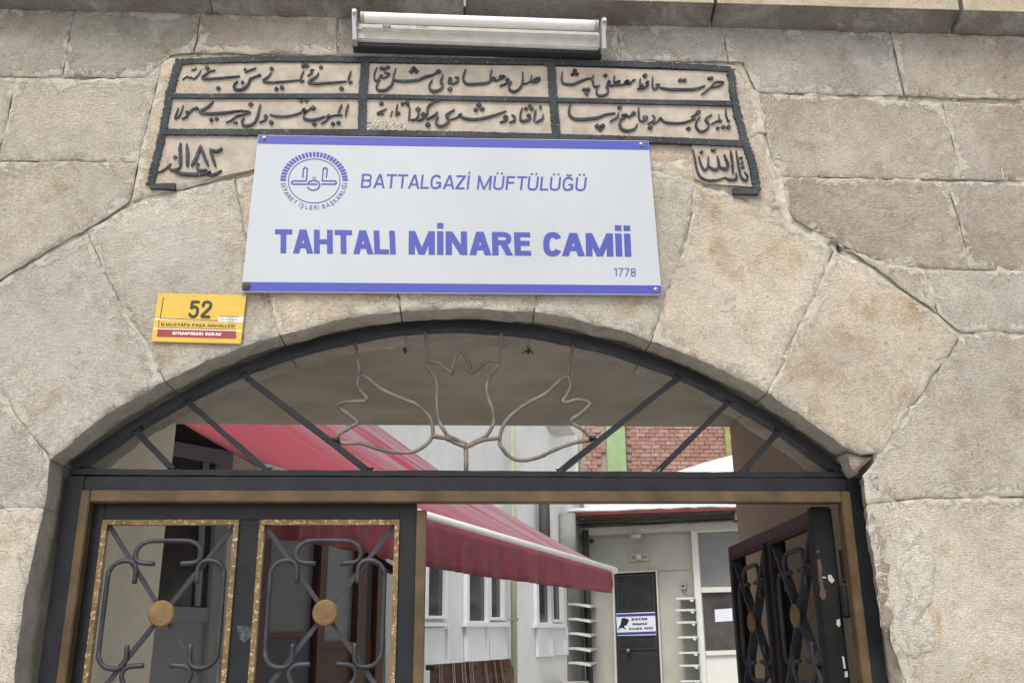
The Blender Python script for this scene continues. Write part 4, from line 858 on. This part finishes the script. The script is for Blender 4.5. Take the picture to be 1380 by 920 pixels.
# chips and holes on the hinge stile
chip = mat('chip_white', (.36, .35, .33), .8, .2); bare = mat('chip_bare_rust', (.09, .06, .045), .8, .2, noise_amt=.3, scale=150)
Q4 = crop(980, 660, 3.54)
for pts, m in (([(430, 330), (445, 330), (455, 380), (450, 400), (462, 470), (472, 480), (470, 515), (455, 525), (440, 500), (446, 470), (436, 420)], bare), ([(480, 405), (495, 403), (512, 430), (500, 445), (484, 430)], chip),
               ([(522, 618), (536, 613), (541, 640), (533, 654), (522, 640)], chip), ([(455, 412), (472, 414), (472, 420), (455, 419)], chip), ([(548, 790), (558, 795), (566, 850), (556, 850)], chip), ([(560, 865), (574, 862), (576, 890), (562, 892)], chip), ([(424, 288), (438, 286), (440, 298), (428, 300)], bare)):
    mb = MB(); add_plate(mb, [Q4(*p) for p in pts], q0, -.001, .0008); mb.build('paint_chip', m, lr)

# ------------------------------------------------------------------ courtyard planes
AH = EYE + .68
AL = atz(363, 636, AH); AR = atz(827, 768, AH); ad = (AR - AL).normalized(); an = Vector((ad.y, -ad.x, 0))
d_ = ray(505, 570); t_ = ((AR - CAM).cross(an)).z / (d_.cross(an)).z; MT = CAM + d_ * t_   # awning mount, right end
FP = Plane(MT, an)
CC = FP.at(788, 800); GP = Plane(CC, -ad)
fz = .55
def fpt(t, z): return Vector((MT.x + ad.x * t, MT.y + ad.y * t, z))
tC = (CC - MT).dot(ad)
# ground
st = MB(); st.box((-60, -60, -.2), (60, .8, 0)); o = st.build('street', GROUND); tag(o, kind='structure')
st = MB(); st.box((-60, .8, -.2), (60, 60, fz)); o = st.build('courtyard_floor', YARD); tag(o, kind='structure')
# tall white building on the left side
wb = thing('white_building', 'tall white painted building with narrow white windows behind the awning', 'building', fpt(0, fz))
def wall_slab(P, t0, t1, z0, z1, th, nrm, name, m, parent):
    a = Vector((P.x + ad.x * t0, P.y + ad.y * t0, 0)); b = Vector((P.x + ad.x * t1, P.y + ad.y * t1, 0)); mb = MB()
    mb.prism([(a.x, a.y, z0), (b.x, b.y, z0), (b.x, b.y, z1), (a.x, a.y, z1)], [(v[0] - nrm.x * th, v[1] - nrm.y * th, v[2]) for v in ((a.x, a.y, z0), (b.x, b.y, z0), (b.x, b.y, z1), (a.x, a.y, z1))]); return mb.build(name, m, parent)
tl = -(MT.y - PE - .25) / ad.y
wall_slab(MT, tl, tC, fz, 7.0, .3, an, 'wall', WHITEW, wb)
# left end return: shaded cream wall strip
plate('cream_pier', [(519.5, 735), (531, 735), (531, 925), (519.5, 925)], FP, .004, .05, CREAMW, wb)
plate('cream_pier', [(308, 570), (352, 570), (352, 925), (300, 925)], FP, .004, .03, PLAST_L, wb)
plate('shade_grey_end_wall', [(764, 700), (786, 700), (789, 925), (766, 925)], FP, .003, .012, GREYC, wb)  # grey end surface with the recess's shade put into its colour
# pvc door, far left
dr = MB()
pv = bpy.data.objects.new('glazed_door', None); COL.objects.link(pv); pv.parent = wb; wloc[pv.name] = FP.at(270, 760); pv.location = FP.at(270, 760) - wloc[wb.name]
pv['label'] = 'greyed white plastic door with a dark glass pane'
def sub(name, pts, pl, o0, o1, m, par, bevel=0): return plate(name, pts, pl, o0, o1, m, par, bevel)
sub('transom_glass', [(190, 560), (318, 560), (318, 612), (190, 590)], FP, .031, .035, GLASSD, pv)
sub('frame', [(190, 586), (315, 609), (313, 628), (190, 603)], FP, .031, .075, PVCS, pv); sub('frame', [(298, 606), (315, 609), (291, 925), (277, 925)], FP, .032, .078, PVCS, pv)
sub('glass', [(190, 600), (300, 622), (284, 820), (190, 816)], FP, .031, .04, GLASSD, pv)
sub('rail', [(190, 815), (288, 819), (286, 838), (190, 836)], FP, .032, .07, PVCS, pv)
sub('lower_panel', [(190, 836), (286, 838), (280, 925), (190, 925)], FP, .031, .05, PVCS, pv)
sub('frame', [(276, 622), (282, 623), (270, 816), (264, 816)], FP, .045, .06, PVCS, pv)
# brown doors
def vx(x, y): # follow the leaning verticals of the picture
    return x + (x - 640) * (y - 800) / 4350.
def vrect(x0, y0, x1, y1): return [(vx(x0, y0), y0), (vx(x1, y0), y0), (vx(x1, y1), y1), (vx(x0, y1), y1)]
bd = bpy.data.objects.new('brown_shopfront', None); COL.objects.link(bd); bd.parent = wb; wloc[bd.name] = FP.at(430, 800); bd.location = FP.at(430, 800) - wloc[wb.name]
for x0, x1, y0, y1, m, o1, nm in ((350, 362, 690, 925, BROWN, .09, 'frame_post'), (362, 424, 690, 853, GLASSM, .035, 'glass'), (362, 424, 857, 925, SLATE, .045, 'lower_panel'), (362, 424, 852, 858, BROWN, .07, 'rail'),
                                  (424, 431, 690, 925, DOORB, .06, 'frame_post'), (431, 440, 690, 925, BROWN, .09, 'frame_post'), (440, 483, 700, 864, GLASSG, .035, 'glass'), (440, 483, 864, 872, BROWN, .08, 'rail'), (440, 483, 872, 925, BROWN, .05, 'lower_panel'),
                                  (483, 494, 700, 925, BROWN, .09, 'frame_post'), (494, 499, 700, 925, DOORB, .05, 'frame_post'), (499, 509, 700, 860, GLASSM, .035, 'glass'), (499, 509, 860, 925, BROWN, .05, 'lower_panel'), (509, 519, 700, 925, BROWN, .09, 'frame_post')):
    sub(nm, vrect(x0, y0, x1, y1), FP, .03, o1, m, bd)
# white windows of the far part
def pvc_window(panes, frame, ledge, panels, nm='window'):
    w = bpy.data.objects.new(nm, None); COL.objects.link(w); w.parent = wb; c = FP.at(frame[0], 830); wloc[w.name] = c; w.location = c - wloc[wb.name]
    for x0, y0, x1, y1 in panes:
        sub('glass', vrect(x0, y0, x1, y1), FP, .003, .012, GLASSD, w)
        mb = MB(); o_ = vrect(x0 - 3, y0 - 3, x1 + 3, y1 + 4); i_ = vrect(x0, y0, x1, y1); hole_frame(mb, o_, i_, FP, .004, .05); mb.build('sash', PVC, w)
    sub('ledge', vrect(frame[0], ledge, frame[1], ledge + 5.5), FP, .004, .07, PVC, w)
    for x0, y0, x1, y1 in panels:
        sub('lower_panel', vrect(x0, y0, x1, y1), FP, .003, .014, PVC, w)
        mb = MB(); hole_frame(mb, vrect(x0 - 3, y0 - 2, x1 + 3, y1 + 4), vrect(x0, y0, x1, y1), FP, .004, .04); mb.build('panel_frame', PVC, w)
    return w
pvc_window([(578, 738, 601, 829)], (573, 608), 838, [(577, 847, 604, 890)])
pvc_window([(633, 748, 657, 836), (662.5, 748, 678, 831)], (630, 686), 838, [(633, 845, 657, 886), (662, 845, 682, 884)])
pvc_window([(726.5, 768, 741.5, 838), (745.5, 768, 757, 834)], (723, 763), 839.5, [(727.5, 846, 743, 880), (748, 846, 761, 878)])
for a, b, r, m, nm in (((687, 560), (697, 925), 4.0, PIPE, 'drainpipe'), ((781, 560), (784, 700), 3.2, PIPE, 'drainpipe'), ((733, 676), (735, 762), 7.5, DARKP, 'flue_pipe'), ((764, 692), (767, 775), 11, GREYC, 'round_pier'), ((790.5, 715), (793, 925), 4.5, DARKP, 'drainpipe')):  # dark corner pipe is added to stand for the dark gap between buildings
    A_ = FP.at(*a, .1); B_ = FP.at(*b, .1); rr = r / F * (A_ - CAM).dot(FW); A_.x = B_.x = (A_.x + B_.x) / 2; A_.y = B_.y = (A_.y + B_.y) / 2
    mb = MB(); mb.tube([A_, B_], rr, 14); mb.build(nm, m, wb, smooth=True)
    if m is PIPE and a[0] < 700:
        for yy in (835,):
            c = FP.at(vx(691, yy), yy, .1); c.x = A_.x; c.y = A_.y; mb = MB(); mb.tube([c, c + Vector((0, 0, .02))], rr * 1.5, 12); mb.build('pipe_clamp', GREYC, wb)
plate('eave_bracket', [(762, 560), (790, 560), (785, 584), (776, 586), (766, 574)], FP, .05, .3, CREAMW, wb)

# corner shoe shelves
for i, y in enumerate((812, 832, 851.5, 871.5, 891)):
    a = FP.at(764.5, y); z = a.z; b = GP.at(804, y - .5); b.z = z; c = Vector((CC.x, CC.y, z)); f = FP.at(788, y + 2, .42); f.z = z - .0
    # front corner between the two walls
    fr_ = a + an * .14 + ad * .05; fr_.z = z
    d2 = ray(788.5, y + 2.5); f2 = CAM + d2 * ((z - CAM.z) / d2.z) if abs(d2.z) > 1e-4 else fr_
    mid = (a + b) / 2 + (an - ad) * .16; mid.z = z - .03
    sh = MB(); a2 = a + an * .1; b2 = b - ad * .02
    tp = [c, a, a2, mid, b - ad * .1, b]; sh.prism([v + Vector((0, 0, .0)) for v in tp], [v - Vector((0, 0, .028)) for v in tp])
    o = sh.build('corner_shelf', SHELF); o['label'] = ['topmost', 'second from top', 'middle', 'second from bottom', 'lowest'][i] + ' white corner shelf between the window and the black door'; o['category'] = 'shelf'; o['group'] = 'white corner shoe shelves'
ld = MB(); a = FP.at(757, 919, .25); b = GP.at(797, 913, .1); b.z = a.z
tp = [FP.at(757, 919), a, b, Vector((CC.x, CC.y, a.z))]; tp[0].z = a.z; ld.prism(tp, [v - Vector((0, 0, .5)) for v in tp]); o = ld.build('corner_plinth', CREAMW); tag(o, 'low cream plinth in the corner below the white shelves', 'plinth')

# ------------------------------------------------------------------ low building with the black door
lb = thing('low_annex', 'low cream annex with a red fascia and snow covered roof across the courtyard', 'building', Vector((CC.x, CC.y, fz)))
gr = Vector((-GP.n.y, GP.n.x, 0));
if gr.x < 0: gr = -gr
def gpt(s, z, off=0): return Vector((CC.x, CC.y, 0)) + gr * s + GP.n * off + Vector((0, 0, z))
ztop = GP.at(927, 704).z
mb = MB(); mb.prism([gpt(0, fz), gpt(5, fz), gpt(5, ztop + .2), gpt(0, ztop + .2)], [gpt(0, fz, -.3), gpt(5, fz, -.3), gpt(5, ztop + .2, -.3), gpt(0, ztop + .2, -.3)]); mb.build('wall', CREAMG, lb)
plate('cornice', [(776, 711), (927, 704), (1040, 698), (1040, 708), (929, 714), (853, 717), (783, 721)], GP, .004, .16, CREAMW, lb, bevel=.01)
plate('crack_line', [(884, 768.6), (931, 766.8), (931, 768), (884, 769.8)], GP, -.01, .004, GREYC, lb)
plate('fascia', [(738, 688.5), (985, 680), (1060, 677), (1060, 685), (985, 687), (738, 695.5)], GP, .55, .6, FASC, lb)
mb = MB(); 
for k in range(4): add_plate(mb, [(742, 696 + k * 2.1), (1060, 686 + k * 2.1), (1060, 687.6 + k * 2.1), (742, 697.7 + k * 2.1)], GP, .54 - k * .12, .56 - k * .12)
mb.build('eave_board', EAVEW, lb)
mb = MB(); 
for k in range(9):
    x = 770 + k * 32; A_ = GP.at(x, 704 - (x - 770) * .035, .1); mb.box((A_.x - .03, A_.y - .4, A_.z + .03), (A_.x + .03, A_.y + .1, A_.z + .10))
mb.build('rafter_ends', EAVEW, lb)
BK = Plane((0, 13.2, 0), (0, -1, 0))
fr_ = [(738, 688), (860, 684), (985, 679.5), (1060, 677)]; bk_ = [(800, 668), (870, 647), (948, 623), (1060, 594)]
n_ = 24; mb = MB(); vs = []
def lerp_px(L, t):
    s = t * (len(L) - 1); i = min(int(s), len(L) - 2); f_ = s - i; return (L[i][0] * (1 - f_) + L[i + 1][0] * f_, L[i][1] * (1 - f_) + L[i + 1][1] * f_)
for i in range(n_ + 1):
    a = GP.at(*lerp_px(fr_, i / n_), .6); b = BK.at(*lerp_px(bk_, i / n_))
    for j in range(13):
        p = a.lerp(b, j / 12); p.z += -.005 + .02 * noise.noise(p * 1.6) * (1 if 0 < j < 12 else .4); vs.append(p)
m_ = len(vs); vs += [v - Vector((0, 0, .03)) for v in vs]; fs = []
for i in range(n_):
    for j in range(12):
        q = i * 13 + j; fs += [(q, q + 1, q + 14, q + 13), (m_ + q, m_ + q + 13, m_ + q + 14, m_ + q + 1)]
for i in range(n_): fs += [(i * 13, (i + 1) * 13, m_ + (i + 1) * 13, m_ + i * 13), (i * 13 + 12, m_ + i * 13 + 12, m_ + (i + 1) * 13 + 12, (i + 1) * 13 + 12)]
for j in range(12): fs += [(j, m_ + j, m_ + j + 1, j + 1), (n_ * 13 + j, n_ * 13 + j + 1, m_ + n_ * 13 + j + 1, m_ + n_ * 13 + j)]
mb.add(vs, fs); mb.build('snow_covered_roof', SNOW, lb, smooth=True)
mb = MB(); mb.tube([GP.at(x, y, .3) for x, y in smooth_pts([(778, 707), (830, 704.5), (880, 705), (930, 701.5), (990, 699)], 6)], .012, 6); mb.build('eave_cable', DOORB, lb)
# black door
bdoor = bpy.data.objects.new('door', None); COL.objects.link(bdoor); bdoor.parent = lb; wloc[bdoor.name] = GP.at(857, 860); bdoor.location = wloc[bdoor.name] - wloc[lb.name]; bdoor['label'] = 'black metal door with a dark glass top'
sub('leaf', [(827.5, 773), (883, 770), (890.5, 925), (832, 925)], GP, .004, .03, DOORB, bdoor)
sub('glass', [(832.5, 776.5), (879.5, 774), (881.5, 820), (834, 822)], GP, .031, .034, DOORG, bdoor)
sub('lower_glass', [(835.5, 858), (883, 856.5), (884, 873), (836, 874)], GP, .031, .034, DOORG, bdoor)
mb = MB(); hole_frame(mb, [(831, 775), (881, 772.5), (883, 821.5), (832.7, 823.5)], [(832.5, 776.5), (879.5, 774), (881.5, 820), (834, 822)], GP, .03, .05); mb.build('glass_trim', DARKP, bdoor)
mb = MB(); hole_frame(mb, [(834.5, 856.8), (884.5, 855.2), (885.3, 874.2), (835, 875.2)], [(835.5, 858), (883, 856.5), (884, 873), (836, 874)], GP, .03, .045); mb.build('glass_trim', DARKP, bdoor)
mb = MB(); k0 = GP.at(847.5, 876, .05); mb.disc(k0, GP.n, .022, .05, 14, .01); mb.build('knob', STEEL, bdoor)
sub('casing', [(883.5, 768), (885.5, 768), (893.3, 925), (891, 925)], GP, .004, .06, CREAMW, bdoor); sub('casing', [(824.8, 771), (827, 771), (831.5, 925), (829, 925)], GP, .004, .06, CREAMW, bdoor); sub('casing', [(824.8, 770.5), (885.5, 767.5), (885.5, 769.3), (824.8, 772.3)], GP, .0045, .062, CREAMW, bdoor)
# notice on the door
D = crop(820, 810, 15.34)
nt = thing('prayer_room_notice', 'white notice with navy bands and a veiled head silhouette on the black door', 'notice', GP.at(857, 840))
dq = lambda *p: [D(*q) for q in p]
plate('panel', dq((158, 245), (960, 212), (985, 690), (183, 708)), GP, .036, .05, PAPER, nt)
plate('band', dq((165, 262), (962, 232), (966, 288), (168, 316)), GP, .05, .053, NAVY, nt); plate('band', dq((180, 640), (978, 612), (980, 668), (182, 692)), GP, .05, .053, NAVY, nt)
plate('head_silhouette', dq((205, 600), (210, 540), (250, 470), (262, 400), (275, 345), (330, 338), (370, 350), (435, 385), (405, 410), (400, 440), (370, 490), (320, 505), (330, 530), (355, 560), (350, 582), (320, 555), (280, 538), (240, 548)), GP, .05, .053, INKB, nt)
for t_, q in (('BAYAN', ((478, 345), (800, 335), (800, 380), (476, 392))), ('NAMAZ', ((498, 440), (796, 432), (798, 478), (498, 488))), ('KILMA YERİ', ((430, 542), (915, 525), (918, 568), (428, 585)))):
    mb = MB(); text_on(mb, t_, dq(*q), GP, .05, .053, .26, .16); mb.build('lettering', INKB, nt)
# glazed door on the right
gd = bpy.data.objects.new('glazed_door', None); COL.objects.link(gd); gd.parent = lb; wloc[gd.name] = GP.at(970, 850); gd.location = wloc[gd.name] - wloc[lb.name]; gd['label'] = 'cream framed glazed door behind the open gate leaf'
CRF = mat('cream_door_frame', (.62, .61, .56), .5, .35, noise_amt=.06, scale=6)
TOPG = mat('cloudy_grey_glass', (.12, .12, .125), .3, .45, col2=(.22, .22, .22), scale=1.5)
sub('frame', [(931, 714), (939, 713.6), (953, 925), (944, 925)], GP, .004, .10, CRF, gd); sub('frame', [(939, 713.6), (1030, 709.5), (1030, 713), (939, 717)], GP, .004, .099, CRF, gd)
sub('glass', [(939, 716.5), (1030, 713), (1030, 789), (944.5, 791)], GP, .004, .04, TOPG, gd); sub('rail', [(944.5, 791), (1030, 789), (1030, 795.5), (945.5, 798)], GP, .004, .09, CRF, gd)
sub('glass', [(945.5, 798), (1030, 796), (1030, 874), (951, 877)], GP, .004, .04, mat('dark_glass_painted_reflections', (.04, .04, .045), .15, .5, col2=(.10, .085, .075), scale=2.5), gd)  # lighter brown patches put reflections into the glass colour
sub('rail', [(950.5, 876.5), (1030, 874), (1030, 880), (951, 882.5)], GP, .004, .09, CRF, gd); sub('lower_panel', [(951, 882), (1030, 880), (1030, 925), (953, 925)], GP, .004, .06, CRF, gd)
pn = plate('paper_note', [(963, 820.8), (986.5, 819), (987.5, 836), (964, 837.5)], GP, .041, .044, PAPER, None); tag(pn, 'white paper note taped inside the lower pane of the cream glazed door', 'note')
# small fittings of the annex
ol = thing('oval_ceiling_lamp', 'small oval cream lamp under the cornice over the black door', 'lamp', GP.at(857, 721)); mb = MB()
mb.tube([GP.at(850, 721.5, .2), GP.at(852, 721.5, .2), GP.at(862, 721, .2), GP.at(864, 721, .2)], [.012, .038, .038, .012], 12); mb.build('shade', BEIGE, ol, smooth=True); mb = MB(); mb.box(GP.at(852, 718, .17), GP.at(862, 716, .21)); mb.build('mount', CREAMW, ol)
fl = thing('wall_vent_lamp', 'beige box fitting with a round grey centre above the black door', 'wall fitting', GP.at(861, 750)); plate('plate', [(848.5, 745.5), (874, 744.3), (874.5, 754.5), (849, 755.5)], GP, .003, .04, BEIGE, fl)
plate('side_bars', [(851, 748.5), (872, 747.6), (872, 751.5), (851, 752.5)], GP, .04, .055, GREYC, fl); mb = MB(); mb.disc(GP.at(861, 750, .055), GP.n, .042, .03, 16, .01); mb.build('round_lens', BEIGE, fl)
sc_ = thing('dome_camera', 'small dark security camera on a short arm below the cornice', 'camera', GP.at(796, 728)); mb = MB(); mb.tube([GP.at(788, 723.5, .02), GP.at(796, 724, .12), GP.at(796.5, 727, .14)], .011, 8); mb.build('arm', GREYC, sc_)
mb = MB(); c = GP.at(797, 728.5, .15); mb.tube([c + Vector((0, 0, z)) for z in (.028, .022, .0, -.022, -.03)], [.012, .026, .032, .024, .008], 14); mb.build('housing', DOORB, sc_, smooth=True)
sb = thing('socket_box', 'small grey wall box with a hanging cable beside the right shelves', 'socket', GP.at(921, 789)); plate('box', [(917, 784.5), (924, 784), (924.6, 793.5), (917.6, 794)], GP, .003, .05, GREYP, sb, bevel=.006)
mb = MB(); mb.disc(GP.at(920.8, 789, .05), GP.n, .016, .006, 12); mb.build('outlet', DARKP, sb)
mb = MB(); mb.tube([GP.at(x, y, .03) for x, y in smooth_pts([(920.5, 794), (923, 797.5), (928, 799), (934, 798)], 5)], .006, 6); mb.build('cable', GREYP, sb)
for i, (y, xa_, xb_) in enumerate(((805, 910.6, 934.5), (820.5, 910.6, 935.5), (837, 912, 937), (857, 913.5, 938.5), (877.8, 915, 940), (895, 916, 941), (916, 917.5, 942.5))):
    nm_ = ['top', 'second', 'third', 'fourth', 'fifth', 'sixth', 'bottom'][i]
    s_ = thing('wall_shelf', '%s white shelf of the column between the black door and the cream glazed door' % nm_, 'shelf', GP.at(925, y), 'white shoe shelves in a column')
    mb = MB(); a, b = GP.at(xa_, y, .25), GP.at(xb_, y - .8, .25); b.z = a.z; mb.prism([a, b, b - GP.n * .25, a - GP.n * .25], [v - Vector((0, 0, .022)) for v in (a, b, b - GP.n * .25, a - GP.n * .25)]); mb.build('board', SHELF, s_)
    mb = MB(); mb.prism([GP.at(xb_ - 6.5, y + 2, .245), GP.at(xb_ - .3, y + 2, .245), GP.at(xb_ - .3, y + 5.5, .245), GP.at(xb_ - 3.5, y + 5, .245)], [GP.at(xb_ - 6.5, y + 2, .225), GP.at(xb_ - .3, y + 2, .225), GP.at(xb_ - .3, y + 5.5, .225), GP.at(xb_ - 3.5, y + 5, .225)]); mb.build('bracket', SHELF, s_)
ln = thing('eave_lantern', 'small dark framed lantern with white glass at the right end of the eave', 'lantern', GP.at(991, 692)); mb = MB(); hole_frame(mb, [(986, 683), (997, 683), (998, 703), (987, 703)], [(989, 686), (995, 686), (995.5, 700), (989.5, 700)], GP, .4, .5); mb.build('frame', DARKP, ln)
plate('glass', [(989, 686), (995, 686), (995.5, 700), (989.5, 700)], GP, .42, .46, PWHT, ln)

# ------------------------------------------------------------------ brick building behind
BP = Plane((0, 15.5, 0), (0, -1, 0))
bb = thing('brick_building', 'red brick building with green painted columns rising behind the snowy roof', 'building', Vector((BP.at(880, 650).x, 15.5, fz)))
a = BP.at(700, 700); b = BP.at(1100, 520)
mb = MB(); mb.box((a.x, 15.512, fz), (b.x + 1, 15.9, b.z + .6)); mb.build('mortar_wall', BMORT, bb)
bw_, bh_ = 13.6 / F * 17.6, 5.6 / F * 17.6
zb0 = BP.at(880, 648).z; zb1 = BP.at(880, 566).z; xb0 = BP.at(784, 600).x; xb1 = BP.at(980, 600).x
cg0, cg1 = BP.at(817, 600).x, BP.at(842, 600).x
meshes = []
for m in BRICKM:
    q = MB(); q.box((0, 0, 0), (bw_ - .013, .03, bh_ - .009)); me = bpy.data.meshes.new('brick'); me.from_pydata(q.v, [], q.f); me.materials.append(m); meshes.append(me)
z = zb0; row = 0; cnt = 0
while z < zb1 and cnt < 292:
    x = xb0 - (row % 2) * bw_ / 2 + random.uniform(-.02, .02)
    while x < xb1 and cnt < 292:
        if x + bw_ < cg0 or x > cg1:
            o = bpy.data.objects.new('brick', random.choice(meshes)); COL.objects.link(o); o.parent = bb; o.location = Vector((x, 15.485 + random.uniform(-.006, .008), z)) - wloc[bb.name]; cnt += 1
        elif x < cg0 - .05:
            pass
        x += bw_
    z += bh_; row += 1
print('bricks', cnt)
for x0, x1, m, lab in ((816.5, 841.5, GREENC, 'green painted concrete column'), (976, 988, OCHRE, 'ochre painted column')):
    a, b = BP.at(x0, 600), BP.at(x1, 600); mb = MB(); mb.box((a.x, 15.38, fz), (b.x, 15.5, zb1 + 1)); o = mb.build('column', m, bb); o['label'] = lab

# ------------------------------------------------------------------ awning
aw = thing('red_awning', 'faded red canvas awning with a white front bar on the white building', 'awning', (AL + AR) / 2)
d2 = ray(225, 533.5); 
def onF(x, y): return FP.at(x, y, .03)
MTR = onF(505, 570.5); MTL = onF(225, 531)
MTL = MTR - ad * (AR - AL).length * .98; pz = onF(225, 531).z; MTL.z = MTR.z + .25 * (pz - MTR.z) * 0
n1, n2 = 60, 16; vs = []; uvs = []
for i in range(n1 + 1):
    u = i / n1; a = MTL.lerp(MTR, u); b = AL.lerp(AR, u)
    for j in range(n2 + 1):
        v = j / n2; p = a.lerp(b, v); s = math.sin(math.pi * v); p.z += -.07 * s + .05 * s * noise.noise(Vector((u * 14, v * 1.2, 3))) + .016 * s * noise.noise(Vector((u * 45, v * 3, 8))); vs.append(p); uvs.append((u, v))
fs = [(i * (n2 + 1) + j, i * (n2 + 1) + j + 1, (i + 1) * (n2 + 1) + j + 1, (i + 1) * (n2 + 1) + j) for i in range(n1) for j in range(n2)]
org = sum(vs, Vector()) / len(vs); me = bpy.data.meshes.new('canvas'); me.from_pydata([tuple(v - org) for v in vs], [], fs); uvl = me.uv_layers.new(name='UVMap')
for lp in me.loops: uvl.data[lp.index].uv = uvs[lp.vertex_index]
me.shade_smooth(); o = link_mesh('canvas', me, CANVAS, aw, org); so_ = o.modifiers.new('s', 'SOLIDIFY'); so_.thickness = .004
bp_l = Plane(AR, an)
mb = MB(); rb = .026; mb.tube([AL - ad * .03, AR + ad * .03], rb, 14); mb.build('front_bar', mat('white_awning_bar', (.70, .70, .68), .4, .4, noise_amt=.08, scale=8), aw, smooth=True)
# valance
Lb = [(345, 724), (427, 735), (483, 745), (529, 757), (575, 765), (640, 776), (700, 784), (760, 792), (820, 799)]
n1, n2 = 150, 6; vs = []
a0 = bp_l.at(345, 655); 
for i in range(n1 + 1):
    u = i / n1; x = 345 + (820 - 345) * u; s = u * (AR - AL).length
    k = max(q for q in range(len(Lb) - 1) if Lb[q][0] <= x + 1e-6) if x < 820 else len(Lb) - 2; f_ = (x - Lb[k][0]) / (Lb[k + 1][0] - Lb[k][0]); yb = Lb[k][1] * (1 - f_) + Lb[k + 1][1] * f_
    bot = bp_l.at(x, yb); tx_ = (bot - AL).dot(ad); top_ = AL + ad * tx_; top_.z = AL.z - rb * .8; bot.x = top_.x; bot.y = top_.y
    for j in range(n2 + 1):
        v = j / n2; p = top_.lerp(bot, v); p += an * (.03 + .030 * v * noise.noise(Vector((tx_ * 7, v * .8, 2))) + .022 * v * noise.noise(Vector((tx_ * 19, v, 6)))); vs.append(p)
fs = [(i * (n2 + 1) + j, i * (n2 + 1) + j + 1, (i + 1) * (n2 + 1) + j + 1, (i + 1) * (n2 + 1) + j) for i in range(n1) for j in range(n2)]
org = sum(vs, Vector()) / len(vs); me = bpy.data.meshes.new('valance'); me.from_pydata([tuple(v - org) for v in vs], [], fs); me.shade_smooth(); o = link_mesh('valance', me, VALANCE, aw, org); s2 = o.modifiers.new('s', 'SOLIDIFY'); s2.thickness = .004
ap = [bp_l.at(457, 705, -.4), bp_l.at(493, 747, -.25), bp_l.at(532, 770, -.12)]
for a, b in zip(ap[:-1], ap[1:]):
    mb = MB(); mb.bar(a, b, .045, .03, an); mb.build('folding_arm', DOORB, aw)

# ------------------------------------------------------------------ boards leaning in the yard
WP = Plane((0, 4.6, 0), (0, -1, 0)); WB = crop(570, 760, 5.754)
wp = thing('slatted_wooden_bench', 'dark brown slatted wooden bench back below the white windows', 'bench', Vector((WP.at(637, 905).x, 4.6, fz)))
xs = [85, 125, 150, 228, 243, 300, 325, 360, 383, 470, 488, 540, 556, 590, 610, 680]
for i in range(len(xs) - 1):
    xa_, xb_ = xs[i], xs[i + 1]; narrow = (xb_ - xa_) < 30; ya = 775 - (xa_ - 85) * .0756; yb = 775 - (xb_ - 85) * .0756
    t0, t1 = WP.at(*WB(xa_ + 1, ya), .03 if narrow else 0), WP.at(*WB(xb_ - 1, yb), .03 if narrow else 0)
    b0, b1 = WP.at(*WB(xa_ + 12 + (xa_ - 85) * .09, 1180), .2), WP.at(*WB(xb_ + 10 + (xb_ - 85) * .09, 1180), .2)
    mb = MB(); mb.prism([t0, t1, b1, b0], [v + Vector((0, .02 if not narrow else .05, 0)) for v in (t0, t1, b1, b0)]); mb.build('slat', WOOD, wp)
for x in (84, 676):
    mb = MB(); a = WP.at(*WB(x, 790)); mb.bar(a + Vector((0, .05, 0)), Vector((a.x, a.y + .1, fz)), .05, .04, (0, 1, 0)); mb.build('leg', WOOD, wp)
mb = MB(); c = WP.at(581, 899); mb.tube([c + Vector((-.03, 0, 0)), c + Vector((.02, .02, 0))], .016, 8); mb.build('bolt', DARKP, wp)
bpy.context.view_layer.update()
